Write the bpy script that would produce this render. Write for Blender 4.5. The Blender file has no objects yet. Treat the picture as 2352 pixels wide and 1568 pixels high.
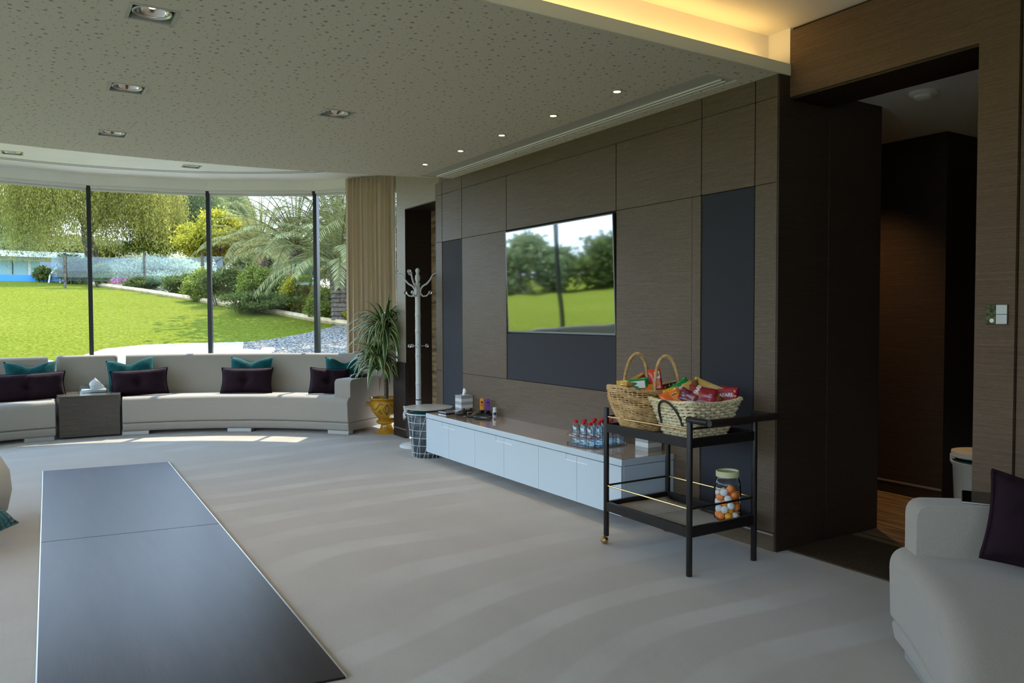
import bpy, bmesh, math, random
from mathutils import Vector, Matrix
from math import sin, cos, pi, radians, sqrt, atan2, hypot
random.seed(11)
S = bpy.context.scene
COL = S.collection

# ------------------------------------------------------------------ camera
H = 1.30
F_PX = 1788.06
YAW, PITCH, ROLL = -0.560298, -0.033583, 0.0032
_cy, _sy, _cp, _sp, _cr, _sr = cos(YAW), sin(YAW), cos(PITCH), sin(PITCH), cos(ROLL), sin(ROLL)
FWD = Vector((_cy*_cp, _sy*_cp, _sp))
_r = Vector((_sy, -_cy, 0)); _d = FWD.cross(_r)
RGT = _cr*_r + _sr*_d
DWN = -_sr*_r + _cr*_d
CAMP = Vector((0, 0, H))
cam = bpy.data.cameras.new('camera'); camo = bpy.data.objects.new('camera', cam); COL.objects.link(camo)
cam.sensor_width = 36.0; cam.lens = F_PX*36.0/2352.0; cam.clip_start = 0.05; cam.clip_end = 300
mw = Matrix.Identity(4)
for i, v in enumerate((RGT, -DWN, -FWD)):
    mw[0][i], mw[1][i], mw[2][i] = v
mw.translation = CAMP
camo.matrix_world = mw
S.camera = camo

# ------------------------------------------------------------------ colour management
S.view_settings.view_transform = 'Standard'
S.view_settings.look = 'None'
S.view_settings.gamma = 1.0
S.view_settings.use_curve_mapping = False
S.view_settings.exposure = EXPOSURE = 0.68
OVERHANG = 0.20           # how far the roof reaches past the glass
COVE_W, DOWN_W, SPOT_W = 6.0, 18.0, 11.0
S.cycles.max_bounces = 8
S.cycles.diffuse_bounces = 5
S.cycles.glossy_bounces = 4
S.cycles.transmission_bounces = 6
S.cycles.transparent_max_bounces = 24
S.cycles.caustics_reflective = False
S.cycles.caustics_refractive = False
S.cycles.sample_clamp_indirect = 6.0

# ------------------------------------------------------------------ sky, sun
W = bpy.data.worlds.new('sky'); S.world = W; W.use_nodes = True
nt = W.node_tree; nt.nodes.clear()
_out = nt.nodes.new('ShaderNodeOutputWorld'); _bg = nt.nodes.new('ShaderNodeBackground')
_tc = nt.nodes.new('ShaderNodeTexCoord'); _sx = nt.nodes.new('ShaderNodeSeparateXYZ'); _cr_ = nt.nodes.new('ShaderNodeValToRGB')
nt.links.new(_tc.outputs['Generated'], _sx.inputs[0]); nt.links.new(_sx.outputs['Z'], _cr_.inputs[0])
nt.links.new(_cr_.outputs[0], _bg.inputs[0]); nt.links.new(_bg.outputs[0], _out.inputs[0])
e = _cr_.color_ramp.elements
e[0].position = 0.0; e[0].color = (0.62, 0.72, 0.82, 1)
e[1].position = 0.8; e[1].color = (0.48, 0.80, 1.35, 1)
m_ = e.new(0.25); m_.color = (0.76, 1.0, 1.34, 1)
_bg.inputs[1].default_value = 3.0

SUN_AZ, SUN_EL = radians(-38), radians(56)
sd = bpy.data.lights.new('sun', 'SUN'); sd.energy = 5.5; sd.angle = radians(0.6); sd.color = (1.0, 0.93, 0.78)
so = bpy.data.objects.new('sun', sd); COL.objects.link(so)
sdir = Vector((cos(SUN_AZ)*cos(SUN_EL), sin(SUN_AZ)*cos(SUN_EL), sin(SUN_EL)))
so.rotation_euler = sdir.to_track_quat('Z', 'Y').to_euler()
so.location = sdir*40

# ------------------------------------------------------------------ pixel helpers (photograph frame 2352x1568)
def ray(x, y): return FWD + RGT*((x-1176)/F_PX) + DWN*((y-784)/F_PX)
def on_z(x, y, z=0.0): d = ray(x, y); return CAMP + d*((z-H)/d.z)
def on_y(x, y, Y): d = ray(x, y); return CAMP + d*(Y/d.y)
def on_x(x, y, X): d = ray(x, y); return CAMP + d*(X/d.x)
def at_d(x, y, d_): r = ray(x, y); return CAMP + r*(d_/hypot(r.x, r.y))
CX, CY = 6.39, -0.42          # centre of the curved window end of the room
def on_r(x, y, R, c=(CX, CY)):
    d = ray(x, y); a = d.x**2+d.y**2; ox, oy = -c[0], -c[1]
    b = 2*(ox*d.x+oy*d.y); k = ox*ox+oy*oy-R*R
    t = (-b+sqrt(b*b-4*a*k))/(2*a); return CAMP + d*t
def ang_r(x, y, R): p = on_r(x, y, R); return atan2(p.y-CY, p.x-CX)

# ------------------------------------------------------------------ tagging
def tag(o, label=None, cat=None, group=None, kind=None):
    if label: o['label'] = label
    if cat: o['category'] = cat
    if group: o['group'] = group
    if kind: o['kind'] = kind
    return o
def thing(name, label, cat, loc=(0, 0, 0), rot=(0, 0, 0), group=None):
    o = bpy.data.objects.new(name, None); COL.objects.link(o)
    o.empty_display_size = 0.05
    o.location = loc; o.rotation_euler = rot
    return tag(o, label, cat, group)
def kids(o): return [c for c in bpy.data.objects if c.parent == o]
def copy_tree(o, parent=None):
    ch = kids(o)
    c = o.copy(); COL.objects.link(c)
    if parent: c.parent = parent
    for k in ch: copy_tree(k, c)
    return c

# ------------------------------------------------------------------ mesh builder
class MB:
    def __init__(s): s.v = []; s.f = []; s.mi = []; s.uv = {}; s.cur = 0
    def add(s, vs, fs, mi=None):
        o = len(s.v); s.v.extend([tuple(p) for p in vs])
        for f in fs: s.f.append(tuple(o+i for i in f)); s.mi.append(s.cur if mi is None else mi)
        return o
    def box(s, x0, x1, y0, y1, z0, z1, M=None, mi=None):
        p = [Vector((x, y, z)) for x in (x0, x1) for y in (y0, y1) for z in (z0, z1)]
        if M: p = [M @ q for q in p]
        s.add(p, [(0, 1, 3, 2), (4, 6, 7, 5), (0, 4, 5, 1), (2, 3, 7, 6), (0, 2, 6, 4), (1, 5, 7, 3)], mi); return s
    def grid(s, P, closeu=False, closev=False, mi=None):
        n, m = len(P), len(P[0]); fs = []
        for i in range(n if closeu else n-1):
            for j in range(m if closev else m-1):
                a, b = (i+1) % n, (j+1) % m
                fs.append((i*m+j, a*m+j, a*m+b, i*m+b))
        return s.add([p for r in P for p in r], fs, mi)
    def lathe(s, prof, n=24, c=(0, 0, 0), sx=1, sy=1, mi=None, M=None, cap=True):
        P = []
        for r, z in prof:
            row = [Vector((c[0]+r*sx*cos(2*pi*k/n), c[1]+r*sy*sin(2*pi*k/n), c[2]+z)) for k in range(n)]
            P.append([M @ q for q in row] if M else row)
        m = len(prof); fs = []
        for i in range(m-1):
            for k in range(n):
                b = (k+1) % n; fs.append((i*n+k, i*n+b, (i+1)*n+b, (i+1)*n+k))
        if cap:
            if prof[0][0] > 1e-5: fs.append(tuple(range(n-1, -1, -1)))
            if prof[-1][0] > 1e-5: fs.append(tuple((m-1)*n+k for k in range(n)))
        s.add([p for r in P for p in r], fs, mi); return s
    def tube(s, pts, r, n=8, closed=False, mi=None, cap=True):
        pts = [Vector(p) for p in pts]; N = len(pts)
        rr = r if isinstance(r, (list, tuple)) else [r]*N
        up = Vector((0, 0, 1)); rows = []; prev = None
        for i in range(N):
            if closed: t = pts[(i+1) % N]-pts[i-1]
            else: t = pts[min(i+1, N-1)]-pts[max(i-1, 0)]
            if t.length < 1e-9: t = Vector((0, 0, 1))
            t.normalize()
            if prev is None:
                a = t.cross(up)
                if a.length < 0.1: a = t.cross(Vector((1, 0, 0)))
            else: a = prev - t*prev.dot(t)
            if a.length < 1e-6: a = t.cross(Vector((1, 0, 0)))
            a.normalize(); prev = a; b = t.cross(a)
            rows.append([pts[i]+(a*cos(2*pi*k/n)+b*sin(2*pi*k/n))*rr[i] for k in range(n)])
        fs = []
        for i in range(N if closed else N-1):
            j = (i+1) % N
            for k in range(n):
                q = (k+1) % n; fs.append((i*n+k, i*n+q, j*n+q, j*n+k))
        if not closed and cap:
            fs.append(tuple(range(n-1, -1, -1))); fs.append(tuple((N-1)*n+k for k in range(n)))
        s.add([p for r_ in rows for p in r_], fs, mi); return s
    def cyl(s, a, b, r, n=16, mi=None): return s.tube([a, b], r, n, mi=mi)
    def prism(s, poly, z0, z1, mi=None):
        n = len(poly); vs = [(x, y, z0) for x, y in poly]+[(x, y, z1) for x, y in poly]
        fs = [tuple(range(n-1, -1, -1)), tuple(range(n, 2*n))]
        for i in range(n): j = (i+1) % n; fs.append((i, j, n+j, n+i))
        s.add(vs, fs, mi); return s
    def ring(s, prof, a0, a1, n, c=(CX, CY), mi=None):
        """closed (r,z) profile swept round a vertical axis from a0 to a1 with end caps"""
        m = len(prof); vs = []
        for i in range(n+1):
            a = a0+(a1-a0)*i/n
            vs += [(c[0]+r*cos(a), c[1]+r*sin(a), z) for r, z in prof]
        fs = []
        for i in range(n):
            for k in range(m):
                q = (k+1) % m; fs.append((i*m+k, i*m+q, (i+1)*m+q, (i+1)*m+k))
        fs.append(tuple(range(m-1, -1, -1))); fs.append(tuple(n*m+k for k in range(m)))
        s.add(vs, fs, mi); return s
    def build(s, name, mat, parent=None, bevel=0, seg=2, smooth=35, subsurf=0, flip=True, label=None):
        me = bpy.data.meshes.new(name); me.from_pydata(s.v, [], s.f)
        mats = mat if isinstance(mat, (list, tuple)) else [mat]
        for m in mats: me.materials.append(m)
        if any(s.mi): me.polygons.foreach_set('material_index', s.mi)
        if flip:
            bm = bmesh.new(); bm.from_mesh(me); bmesh.ops.recalc_face_normals(bm, faces=bm.faces); bm.to_mesh(me); bm.free()
        if smooth is not None:
            me.shade_smooth()
            me.set_sharp_from_angle(angle=radians(smooth))
        else: me.shade_flat()
        o = bpy.data.objects.new(name, me); COL.objects.link(o)
        if parent: o.parent = parent
        if bevel:
            b = o.modifiers.new('bevel', 'BEVEL'); b.width = bevel; b.segments = seg; b.limit_method = 'ANGLE'; b.angle_limit = radians(40)
            b.harden_normals = False
        if subsurf:
            u = o.modifiers.new('sub', 'SUBSURF'); u.levels = subsurf; u.render_levels = subsurf
        if label: o['label'] = label
        return o
def B(*a, **k): return MB().box(*a, **k)
def basis(n, up=(0, 0, 1), roll=0.0, loc=(0, 0, 0)):
    """matrix with local Z = n, local Y close to up, turned by roll"""
    z = Vector(n).normalized(); x = Vector(up).cross(z).normalized(); y = z.cross(x)
    M = Matrix((x, y, z)).transposed().to_4x4() @ Matrix.Rotation(roll, 4, 'Z')
    M.translation = loc; return M
def structure(o): o['kind'] = 'structure'; return o

# ------------------------------------------------------------------ materials
def nodes(m): return m.node_tree.nodes, m.node_tree.links
def mat(name, col, rough=0.5, metal=0.0, spec=None, sheen=0, coat=0, coat_r=0.05, alpha=None, emit=None, es=0, trans=0, ior=None):
    m = bpy.data.materials.new(name); m.use_nodes = True
    b = m.node_tree.nodes['Principled BSDF']
    b.inputs['Base Color'].default_value = (*col, 1); b.inputs['Roughness'].default_value = rough; b.inputs['Metallic'].default_value = metal
    if spec is not None: b.inputs['Specular IOR Level'].default_value = spec
    if sheen: b.inputs['Sheen Weight'].default_value = sheen; b.inputs['Sheen Roughness'].default_value = 0.4
    if coat: b.inputs['Coat Weight'].default_value = coat; b.inputs['Coat Roughness'].default_value = coat_r
    if emit: b.inputs['Emission Color'].default_value = (*emit, 1); b.inputs['Emission Strength'].default_value = es
    if trans: b.inputs['Transmission Weight'].default_value = trans
    if ior: b.inputs['IOR'].default_value = ior
    return m
def bsdf(m): return m.node_tree.nodes['Principled BSDF']
def mapping(m, scale=(1, 1, 1), rot=(0, 0, 0), coord='Object'):
    N, L = nodes(m); tc = N.new('ShaderNodeTexCoord'); mp = N.new('ShaderNodeMapping')
    mp.inputs['Scale'].default_value = scale; mp.inputs['Rotation'].default_value = rot
    L.new(tc.outputs[coord], mp.inputs[0]); return mp.outputs[0]
def noise(m, vec, scale=5, detail=3, rough=0.5):
    N, L = nodes(m); n = N.new('ShaderNodeTexNoise'); n.inputs['Scale'].default_value = scale; n.inputs['Detail'].default_value = detail
    n.inputs['Roughness'].default_value = rough; L.new(vec, n.inputs['Vector']); return n.outputs['Fac']
def ramp(m, fac, stops):
    N, L = nodes(m); r = N.new('ShaderNodeValToRGB'); el = r.color_ramp.elements
    while len(el) < len(stops): el.new(0.5)
    for q, (p, c) in zip(el, stops): q.position = p; q.color = (*c, 1) if len(c) == 3 else c
    L.new(fac, r.inputs[0]); return r.outputs[0]
def math_(m, op, a, b=None, clamp=False):
    N, L = nodes(m); n = N.new('ShaderNodeMath'); n.operation = op; n.use_clamp = clamp
    for i, q in enumerate((a, b)):
        if q is None: continue
        if isinstance(q, (int, float)): n.inputs[i].default_value = q
        else: L.new(q, n.inputs[i])
    return n.outputs[0]
def mixc(m, fac, a, b, mode='MIX'):
    N, L = nodes(m); n = N.new('ShaderNodeMix'); n.data_type = 'RGBA'; n.blend_type = mode
    for key, q in ((0, fac), (6, a), (7, b)):
        if isinstance(q, (int, float)): n.inputs[key].default_value = q
        elif isinstance(q, tuple): n.inputs[key].default_value = (*q, 1) if len(q) == 3 else q
        else: L.new(q, n.inputs[key])
    return n.outputs[2]
def setcol(m, out): m.node_tree.links.new(out, bsdf(m).inputs['Base Color'])
def bump(m, h, strength=0.3, dist=0.01):
    N, L = nodes(m); b = N.new('ShaderNodeBump'); b.inputs['Strength'].default_value = strength; b.inputs['Distance'].default_value = dist
    L.new(h, b.inputs['Height']); L.new(b.outputs[0], bsdf(m).inputs['Normal']); return b
def vary(name, c1, c2, scale=(5, 5, 5), nscale=1.0, rough=0.5, bmp=0, bdist=0.005, detail=4, lo=0.35, hi=0.65, **k):
    m = mat(name, c1, rough, **k); v = mapping(m, scale); f = noise(m, v, nscale, detail)
    setcol(m, ramp(m, f, [(lo, c1), (hi, c2)]))
    if bmp: bump(m, f, bmp, bdist)
    return m

# ------------------------------------------------------------------ room materials
def veneer(name, c1, c2, rough=0.4, bmp=0.25):
    m = mat(name, c1, rough)
    v = mapping(m, (3.5, 3.5, 320)); f1 = noise(m, v, 1.0, 5, 0.65)
    v2 = mapping(m, (45, 45, 700)); f2 = noise(m, v2, 1.0, 2, 0.5)
    f = math_(m, 'ADD', math_(m, 'MULTIPLY', f1, 0.6), math_(m, 'MULTIPLY', f2, 0.4))
    setcol(m, ramp(m, f, [(0.32, tuple(q*0.7 for q in c1)), (0.47, c1), (0.60, c2), (0.72, tuple(min(1, q*1.35) for q in c2))]))
    bump(m, f, bmp, 0.004); bsdf(m).inputs['Specular IOR Level'].default_value = 0.3
    return m
M_WALL = veneer('woven_veneer', (0.112, 0.078, 0.047), (0.162, 0.116, 0.072), 0.40)
M_WALLLIT = veneer('window_lit_veneer', (0.26, 0.215, 0.15), (0.33, 0.28, 0.20), 0.4)  # same veneer made paler, the window's light put into its colour
M_SHADEDV = veneer('shaded_woven_veneer', (0.034, 0.021, 0.014), (0.052, 0.034, 0.022), 0.42)  # same veneer darkened, the dimness of passage and hall put into its colour
M_JAMB = veneer('brown_black_wood', (0.018, 0.010, 0.007), (0.03, 0.018, 0.012), 0.4)
M_LINT = veneer('lintel_veneer', (0.098, 0.060, 0.032), (0.142, 0.090, 0.050), 0.5)
M_BARK = vary('layered_stone_veneer', (0.10, 0.06, 0.028), (0.50, 0.34, 0.17), (3, 3, 26), 1.0, 0.7, 0.8, 0.02, 6, 0.3, 0.7)
M_BLACK = mat('matt_black', (0.006, 0.006, 0.007), 0.6)
def fabric(name, col, s=900, rough=0.9, bmp=0.25, sheen=0.3, var=0.25):
    m = mat(name, col, rough, sheen=sheen); v = mapping(m, (1, 1, 1)); f = noise(m, v, s, 2)
    setcol(m, ramp(m, f, [(0.3, tuple(q*(1-var) for q in col)), (0.7, tuple(min(1, q*(1+var)) for q in col))])); bump(m, f, bmp, 0.002)
    return m
M_SPK = fabric('charcoal_speaker_cloth', (0.017, 0.018, 0.025), 700, 0.75, 0.15, 0.1)
M_WHITE = vary('white_plaster', (0.88, 0.87, 0.80), (0.91, 0.90, 0.83), (1, 1, 1), 3, 0.7)
M_COVE = vary('cove_plaster', (0.82, 0.78, 0.68), (0.85, 0.81, 0.71), (1, 1, 1), 2, 0.8)
M_CREAM = mat('cream_fascia', (0.72, 0.70, 0.52), 0.6)
M_METAL = mat('brushed_metal', (0.62, 0.62, 0.60), 0.32, 0.9)
M_DKMETAL = mat('dark_mullion_metal', (0.015, 0.017, 0.018), 0.35, 0.3)

# perforated acoustic ceiling: round holes of two sizes, scattered
M_PERF = mat('perforated_ceiling', (0.55, 0.53, 0.43), 0.75)
def perf(m):
    N, L = nodes(m)
    def layer(scale, r0, r1, jit):
        v = mapping(m, (scale, scale, 0.0)); vo = N.new('ShaderNodeTexVoronoi'); vo.voronoi_dimensions = '2D'
        vo.inputs['Scale'].default_value = 1.0; vo.inputs['Randomness'].default_value = jit
        L.new(v, vo.inputs['Vector'])
        sep = N.new('ShaderNodeSeparateColor'); L.new(vo.outputs['Color'], sep.inputs[0])
        rad = math_(m, 'ADD', math_(m, 'MULTIPLY', sep.outputs[0], r1-r0), r0)
        return math_(m, 'LESS_THAN', vo.outputs['Distance'], rad)
    a = layer(16.0, 0.04, 0.155, 0.85); b = layer(25.0, 0.03, 0.10, 0.95)
    h = math_(m, 'MAXIMUM', a, b)
    setcol(m, mixc(m, h, (0.68, 0.63, 0.48), (0.31, 0.285, 0.215)))
    bump(m, math_(m, 'SUBTRACT', 1.0, h), 0.6, 0.01)
perf(M_PERF)

# carpet: cut pile with broad vacuum arcs where the pile lies the other way
M_CARPET = mat('cut_pile_carpet', (0.4, 0.36, 0.31), 0.95, sheen=0.35)
def carpet(m):
    N, L = nodes(m)
    tc = N.new('ShaderNodeTexCoord'); sx = N.new('ShaderNodeSeparateXYZ'); L.new(tc.outputs['Object'], sx.inputs[0])
    X, Y = sx.outputs[0], sx.outputs[1]
    wob = noise(m, mapping(m, (0.42, 0.42, 0.42)), 1.0, 1)
    dx = math_(m, 'SUBTRACT', X, 0.2); dy = math_(m, 'ADD', Y, 2.6)
    r = math_(m, 'SQRT', math_(m, 'ADD', math_(m, 'MULTIPLY', dx, dx), math_(m, 'MULTIPLY', math_(m, 'MULTIPLY', dy, dy), 0.75)))
    r = math_(m, 'ADD', r, math_(m, 'MULTIPLY', wob, 0.9))
    ph = math_(m, 'FRACT', math_(m, 'MULTIPLY', r, 2.2))
    edge = math_(m, 'MULTIPLY', math_(m, 'SUBTRACT', ph, 0.60), 16.0)
    band = math_(m, 'ADD', edge, 0.5, clamp=True)
    saw = math_(m, 'SUBTRACT', band, math_(m, 'MULTIPLY', math_(m, 'SUBTRACT', ph, 0.94), 16.0, clamp=True))
    mask = noise(m, mapping(m, (0.75, 0.75, 0.75)), 1.3, 3)
    mk = ramp(m, mask, [(0.40, (0.1, 0.1, 0.1)), (0.66, (1, 1, 1))])
    right = math_(m, 'MULTIPLY', math_(m, 'SUBTRACT', -0.9, Y), 3.0, clamp=True)
    f = math_(m, 'MULTIPLY', math_(m, 'MULTIPLY', saw, mk), math_(m, 'ADD', math_(m, 'MULTIPLY', right, 0.7), 0.3))
    c = mixc(m, f, (0.50, 0.438, 0.355), (0.60, 0.55, 0.47))
    fib = noise(m, mapping(m, (1, 1, 1)), 330, 3, 0.7)
    blot = noise(m, mapping(m, (1, 1, 1)), 3.2, 5)
    c = mixc(m, 0.35, c, ramp(m, fib, [(0.25, (0.45, 0.45, 0.45)), (0.75, (1, 1, 1))]), 'MULTIPLY')
    c = mixc(m, 0.5, c, ramp(m, blot, [(0.3, (0.82, 0.82, 0.82)), (0.7, (1, 1, 1))]), 'MULTIPLY')
    setcol(m, c); bump(m, fib, 0.6, 0.006)
carpet(M_CARPET)
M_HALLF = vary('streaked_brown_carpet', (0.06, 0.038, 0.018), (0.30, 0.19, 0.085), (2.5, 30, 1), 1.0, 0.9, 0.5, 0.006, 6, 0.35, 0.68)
M_MAT = fabric('dark_door_mat', (0.075, 0.054, 0.036), 260, 0.95, 0.7, 0.0, 0.5); bsdf(M_MAT).inputs['Specular IOR Level'].default_value = 0.05

# window glass: clear thin pane with a mirror-like skin
def thin_glass(name, tint=(1, 1, 1), refl=1.0, base=0.0):
    m = bpy.data.materials.new(name); m.use_nodes = True; N, L = nodes(m); N.clear()
    o = N.new('ShaderNodeOutputMaterial'); t = N.new('ShaderNodeBsdfTransparent'); g = N.new('ShaderNodeBsdfGlossy'); mx = N.new('ShaderNodeMixShader')
    t.inputs[0].default_value = (*tint, 1); g.inputs['Roughness'].default_value = 0.02; g.inputs[0].default_value = (0.9, 0.97, 1, 1)
    fr = N.new('ShaderNodeLayerWeight'); fr.inputs[0].default_value = 0.12
    f = math_(m, 'ADD', math_(m, 'MULTIPLY', fr.outputs['Fresnel'], refl), base, clamp=True)
    L.new(f, mx.inputs[0]); L.new(t.outputs[0], mx.inputs[1]); L.new(g.outputs[0], mx.inputs[2]); L.new(mx.outputs[0], o.inputs[0])
    return m
M_GLASS = thin_glass('window_glass', (0.965, 0.97, 0.975), 0.75)

def cut(o, boxes):
    """carve box-shaped recesses out of a mesh for good"""
    mb = MB()
    for b in boxes: mb.box(*b)
    k = mb.build('cutter', M_BLACK, smooth=None)
    md = o.modifiers.new('cut', 'BOOLEAN'); md.operation = 'DIFFERENCE'; md.object = k; md.solver = 'EXACT'
    bpy.context.view_layer.update()
    dg = bpy.context.evaluated_depsgraph_get()
    me = bpy.data.meshes.new_from_object(o.evaluated_get(dg), depsgraph=dg)
    o.modifiers.clear(); o.data = me
    km = k.data; bpy.data.objects.remove(k); bpy.data.meshes.remove(km)

# ------------------------------------------------------------------ the setting
YW = -3.454                 # face of the television wall
YL = -3.54                  # face of the lintel wall
RG = 4.32                   # radius of the glass
YG = 3.90                   # straight glazed side
XB = -3.0                   # back of the room
def arc_pts(R, a0, a1, n, c=(CX, CY)): return [(c[0]+R*cos(a0+(a1-a0)*i/n), c[1]+R*sin(a0+(a1-a0)*i/n)) for i in range(n+1)]
a_lo = radians(-57.0)
floor_poly = [(XB, YL), (2.805, YL), (2.805, YW), (8.7, YW), (8.74, -4.04)] + arc_pts(RG, a_lo, radians(90), 40) + [(XB, YG)]
structure(MB().prism(floor_poly, -0.06, 0.0).build('floor', M_CARPET, smooth=None))
structure(B(1.2, 7.0, -7.0, YL, -0.06, -0.004).build('floor_hall', M_HALLF, smooth=None))
tag(B(1.55, 2.803, -4.10, -3.545, -0.004, 0.006).build('door_mat', M_MAT, bevel=0.003), 'dark brown pile mat lying in the wide doorway on the right', 'mat')

# television wall: core, then separate veneered panels with shadow gaps
wr = structure(B(2.832, 6.912, -4.375, YW-0.022, 0.0, 2.59).build('wall_right', M_BLACK, smooth=None))
G = 0.004
xs = [2.812, 2.966, 3.368, 4.16, 5.59, 6.375, 6.775, 6.914]
def panel(x0, x1, z0, z1, m=M_WALL, name='wood_panel', d=0.0, lab=None):
    gz_ = 0.0013 if name == 'wood_panel' else 0.003
    return B(x0+G, x1-G, YW-0.021, YW-d, z0+gz_, z1-gz_).build(name, m, wr, bevel=0.0015, seg=1, smooth=None, label=lab)
for a, b in ((0, 1), (1, 2), (5, 6), (6, 7)): panel(xs[a], xs[b], 2.47, 2.592)
panel(xs[2], xs[5], 2.47, 2.592)
for a in range(7): panel(xs[a], xs[a+1], 2.013, 2.47)
panel(xs[0], xs[1], 0.10, 2.013); panel(xs[6], xs[7], 0.763, 2.013); panel(xs[6], xs[7], 0.10, 0.763)
panel(3.44, xs[3], 0.763, 2.013); panel(3.368, 3.44+0.006, 0.763, 2.013); panel(xs[4], xs[5], 0.763, 2.013)
panel(xs[2], xs[5], 0.10, 0.763)
panel(xs[5], xs[6], 0.10, 2.013, M_SPK, 'speaker_panel', 0.004, 'tall charcoal cloth panel left of the television')
panel(xs[1], xs[2], 0.10, 2.013, M_SPK, 'speaker_panel', 0.004, 'tall charcoal cloth panel near the doorway')
panel(xs[3], xs[4], 0.763, 1.148, M_SPK, 'speaker_panel', 0.004, 'charcoal cloth panel under the television')
B(2.8155, 6.91, YW-0.012, YW+0.001, 0.0, 0.088).build('plinth', M_WALL, wr, smooth=None)
for x0, x1 in ((2.818, 3.585), (6.28, 6.91)):
    structure(B(x0, x1, YW-0.006, YW+0.004, 0.088, 0.098).build('baseboard_right', M_METAL, smooth=None))
# passage wall going back from the wall's end, in two boards
wp = structure(B(2.812, 2.834, -4.375, YW-0.004, 0.0, 2.59).build('wall_passage', M_BLACK, smooth=None))
B(2.804, 2.815, -3.878, YW-0.002, 0.0, 2.59).build('wood_panel', M_SHADEDV, wr, bevel=0.001, seg=1, smooth=None)
B(2.804, 2.815, -4.38, -3.884, 0.0, 2.55).build('wood_panel', M_SHADEDV, wr, bevel=0.001, seg=1, smooth=None)
structure(B(2.834, 3.0, -4.383, -4.376, 0.0, 2.55).build('wall_hall', M_SHADEDV, smooth=None))
# lintel and pier
structure(B(1.818, 2.803, -3.88, YL, 2.475, 2.829).build('wall_lintel', M_LINT, smooth=None))
structure(B(1.818, 2.803, -3.872, YL-0.006, 2.462, 2.475).build('trim_1', M_JAMB, smooth=None))
structure(B(1.655, 1.818, -3.88, YL, 0.0, 2.829).build('wall_pier', M_LINT, smooth=None))
structure(B(XB, 1.648, -3.88, YL-0.012, 0.0, 2.829).build('wall_near', M_LINT, smooth=None))
structure(B(1.64, 1.66, -3.86, YL-0.03, 0.0, 2.829).build('trim_2', M_BLACK, smooth=None))
structure(B(XB, 2.80, -3.86, YL-0.02, 2.829, 2.846).build('trim_3', M_JAMB, smooth=None))
# the hall behind the doorway
structure(B(2.94, 7.0, -5.6, -5.34, 0.0, 2.54).build('wall_hall_far', M_SHADEDV, smooth=None))
structure(B(2.94, 3.2, -7.0, -5.6, 0.0, 2.54).build('wall_hall_end', M_SHADEDV, smooth=None))
structure(B(1.2, 1.45, -7.0, -3.88, 0.0, 2.54).build('wall_hall_near', M_SHADEDV, smooth=None))
structure(B(1.2, 7.0, -7.2, -7.0, 0.0, 2.54).build('wall_hall_back', M_SHADEDV, smooth=None))
structure(B(7.0, 7.2, -7.2, -4.3, 0.0, 2.54).build('wall_hall_side', M_SHADEDV, smooth=None))
structure(B(2.945, 7.0, -5.345, -5.335, 0.078, 0.092).build('baseboard_hall', M_METAL, smooth=None))
structure(B(1.2, 7.2, -7.2, -3.88, 2.54, 2.60).build('ceiling_hall', M_WHITE, smooth=None))
sm = thing('smoke_detector', 'small round white detector on the dim hall ceiling', 'detector', (2.50, -4.29, 2.54))
MB().lathe([(0.075, 0), (0.075, -0.012), (0.062, -0.02)], 24).build('base', M_WHITE, sm)
MB().lathe([(0.05, -0.02), (0.048, -0.034), (0.03, -0.042), (0, -0.043)], 24).build('cover', M_WHITE, sm)

# left stretch of wall with the dark recessed door
structure(B(6.914, 7.64, -4.3, YW, 2.432, 3.0).build('wall_door_head', M_WALLLIT, smooth=None))
structure(B(7.64, 7.86, -4.3, YW, 0.0, 3.0).build('wall_left_of_door', M_WALLLIT, smooth=None))
structure(B(6.83, 6.914, -4.3, YW, 2.592, 3.0).build('wall_over_door', M_WALLLIT, smooth=None))
dj = structure(B(7.634, 7.64, -3.80, YW-0.004, 0.0, 2.43).build('door_1', M_JAMB, smooth=None))
B(6.92, 7.634, -3.82, -3.76, 0.0, 2.43).build('door_leaf', M_BARK, dj, smooth=None)
B(6.92, 7.634, -3.76, YW-0.004, 2.424, 2.43).build('door_head', M_JAMB, dj, smooth=None)
B(6.914, 6.92, -3.76, YW-0.004, 0.0, 2.43).build('door_jamb', M_JAMB, dj, smooth=None)
pl = structure(B(7.56, 7.87, YW-0.001, -3.405, 0.0, 0.80).build('trim_4', M_JAMB, bevel=0.004))
B(7.558, 7.872, -3.407, -3.402, 0.088, 0.098).build('metal_strip', M_METAL, pl, smooth=None)
structure(MB().prism([(7.86, -3.6), (7.86, -4.3), (8.85, -4.3), (8.72, -4.05)], 0, 3.0).build('wall_corner', M_WALL, smooth=None))

# ceilings
def perf_edge(y): return -1.02+sqrt(8.02**2-(y+0.79)**2)
ys = [YW-0.02+(YG-YW+0.02)*i/40 for i in range(41)]
pc = MB().prism([(2.806, ys[0])]+[(perf_edge(y), y) for y in ys]+[(2.806, YG)], 2.59, 2.648).build('ceiling', M_PERF, smooth=None)
structure(pc)
structure(B(2.796, 2.806, YW-0.084, YG, 2.588, 2.650).build('trim_5', M_CREAM, bevel=0.002))
soffit = [(5.0, -4.3), (8.85, -4.3)]+arc_pts(RG+0.05, radians(-57), radians(90), 40)+[(5.0, YG)]
sf = structure(MB().prism(soffit, 3.0, 3.05).build('ceiling_soffit', M_WHITE, smooth=None))
structure(B(XB, 3.0, -3.9, YG+0.05, 2.846, 2.90).build('ceiling_upper', M_COVE, smooth=None))
structure(B(2.95, 3.0, -3.6, YG, 2.649, 2.846).build('wall_cove', M_COVE, smooth=None))
structure(B(2.806, 2.95, -3.6, YL-0.001, 2.649, 2.846).build('wall_cove_end', M_COVE, smooth=None))
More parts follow.
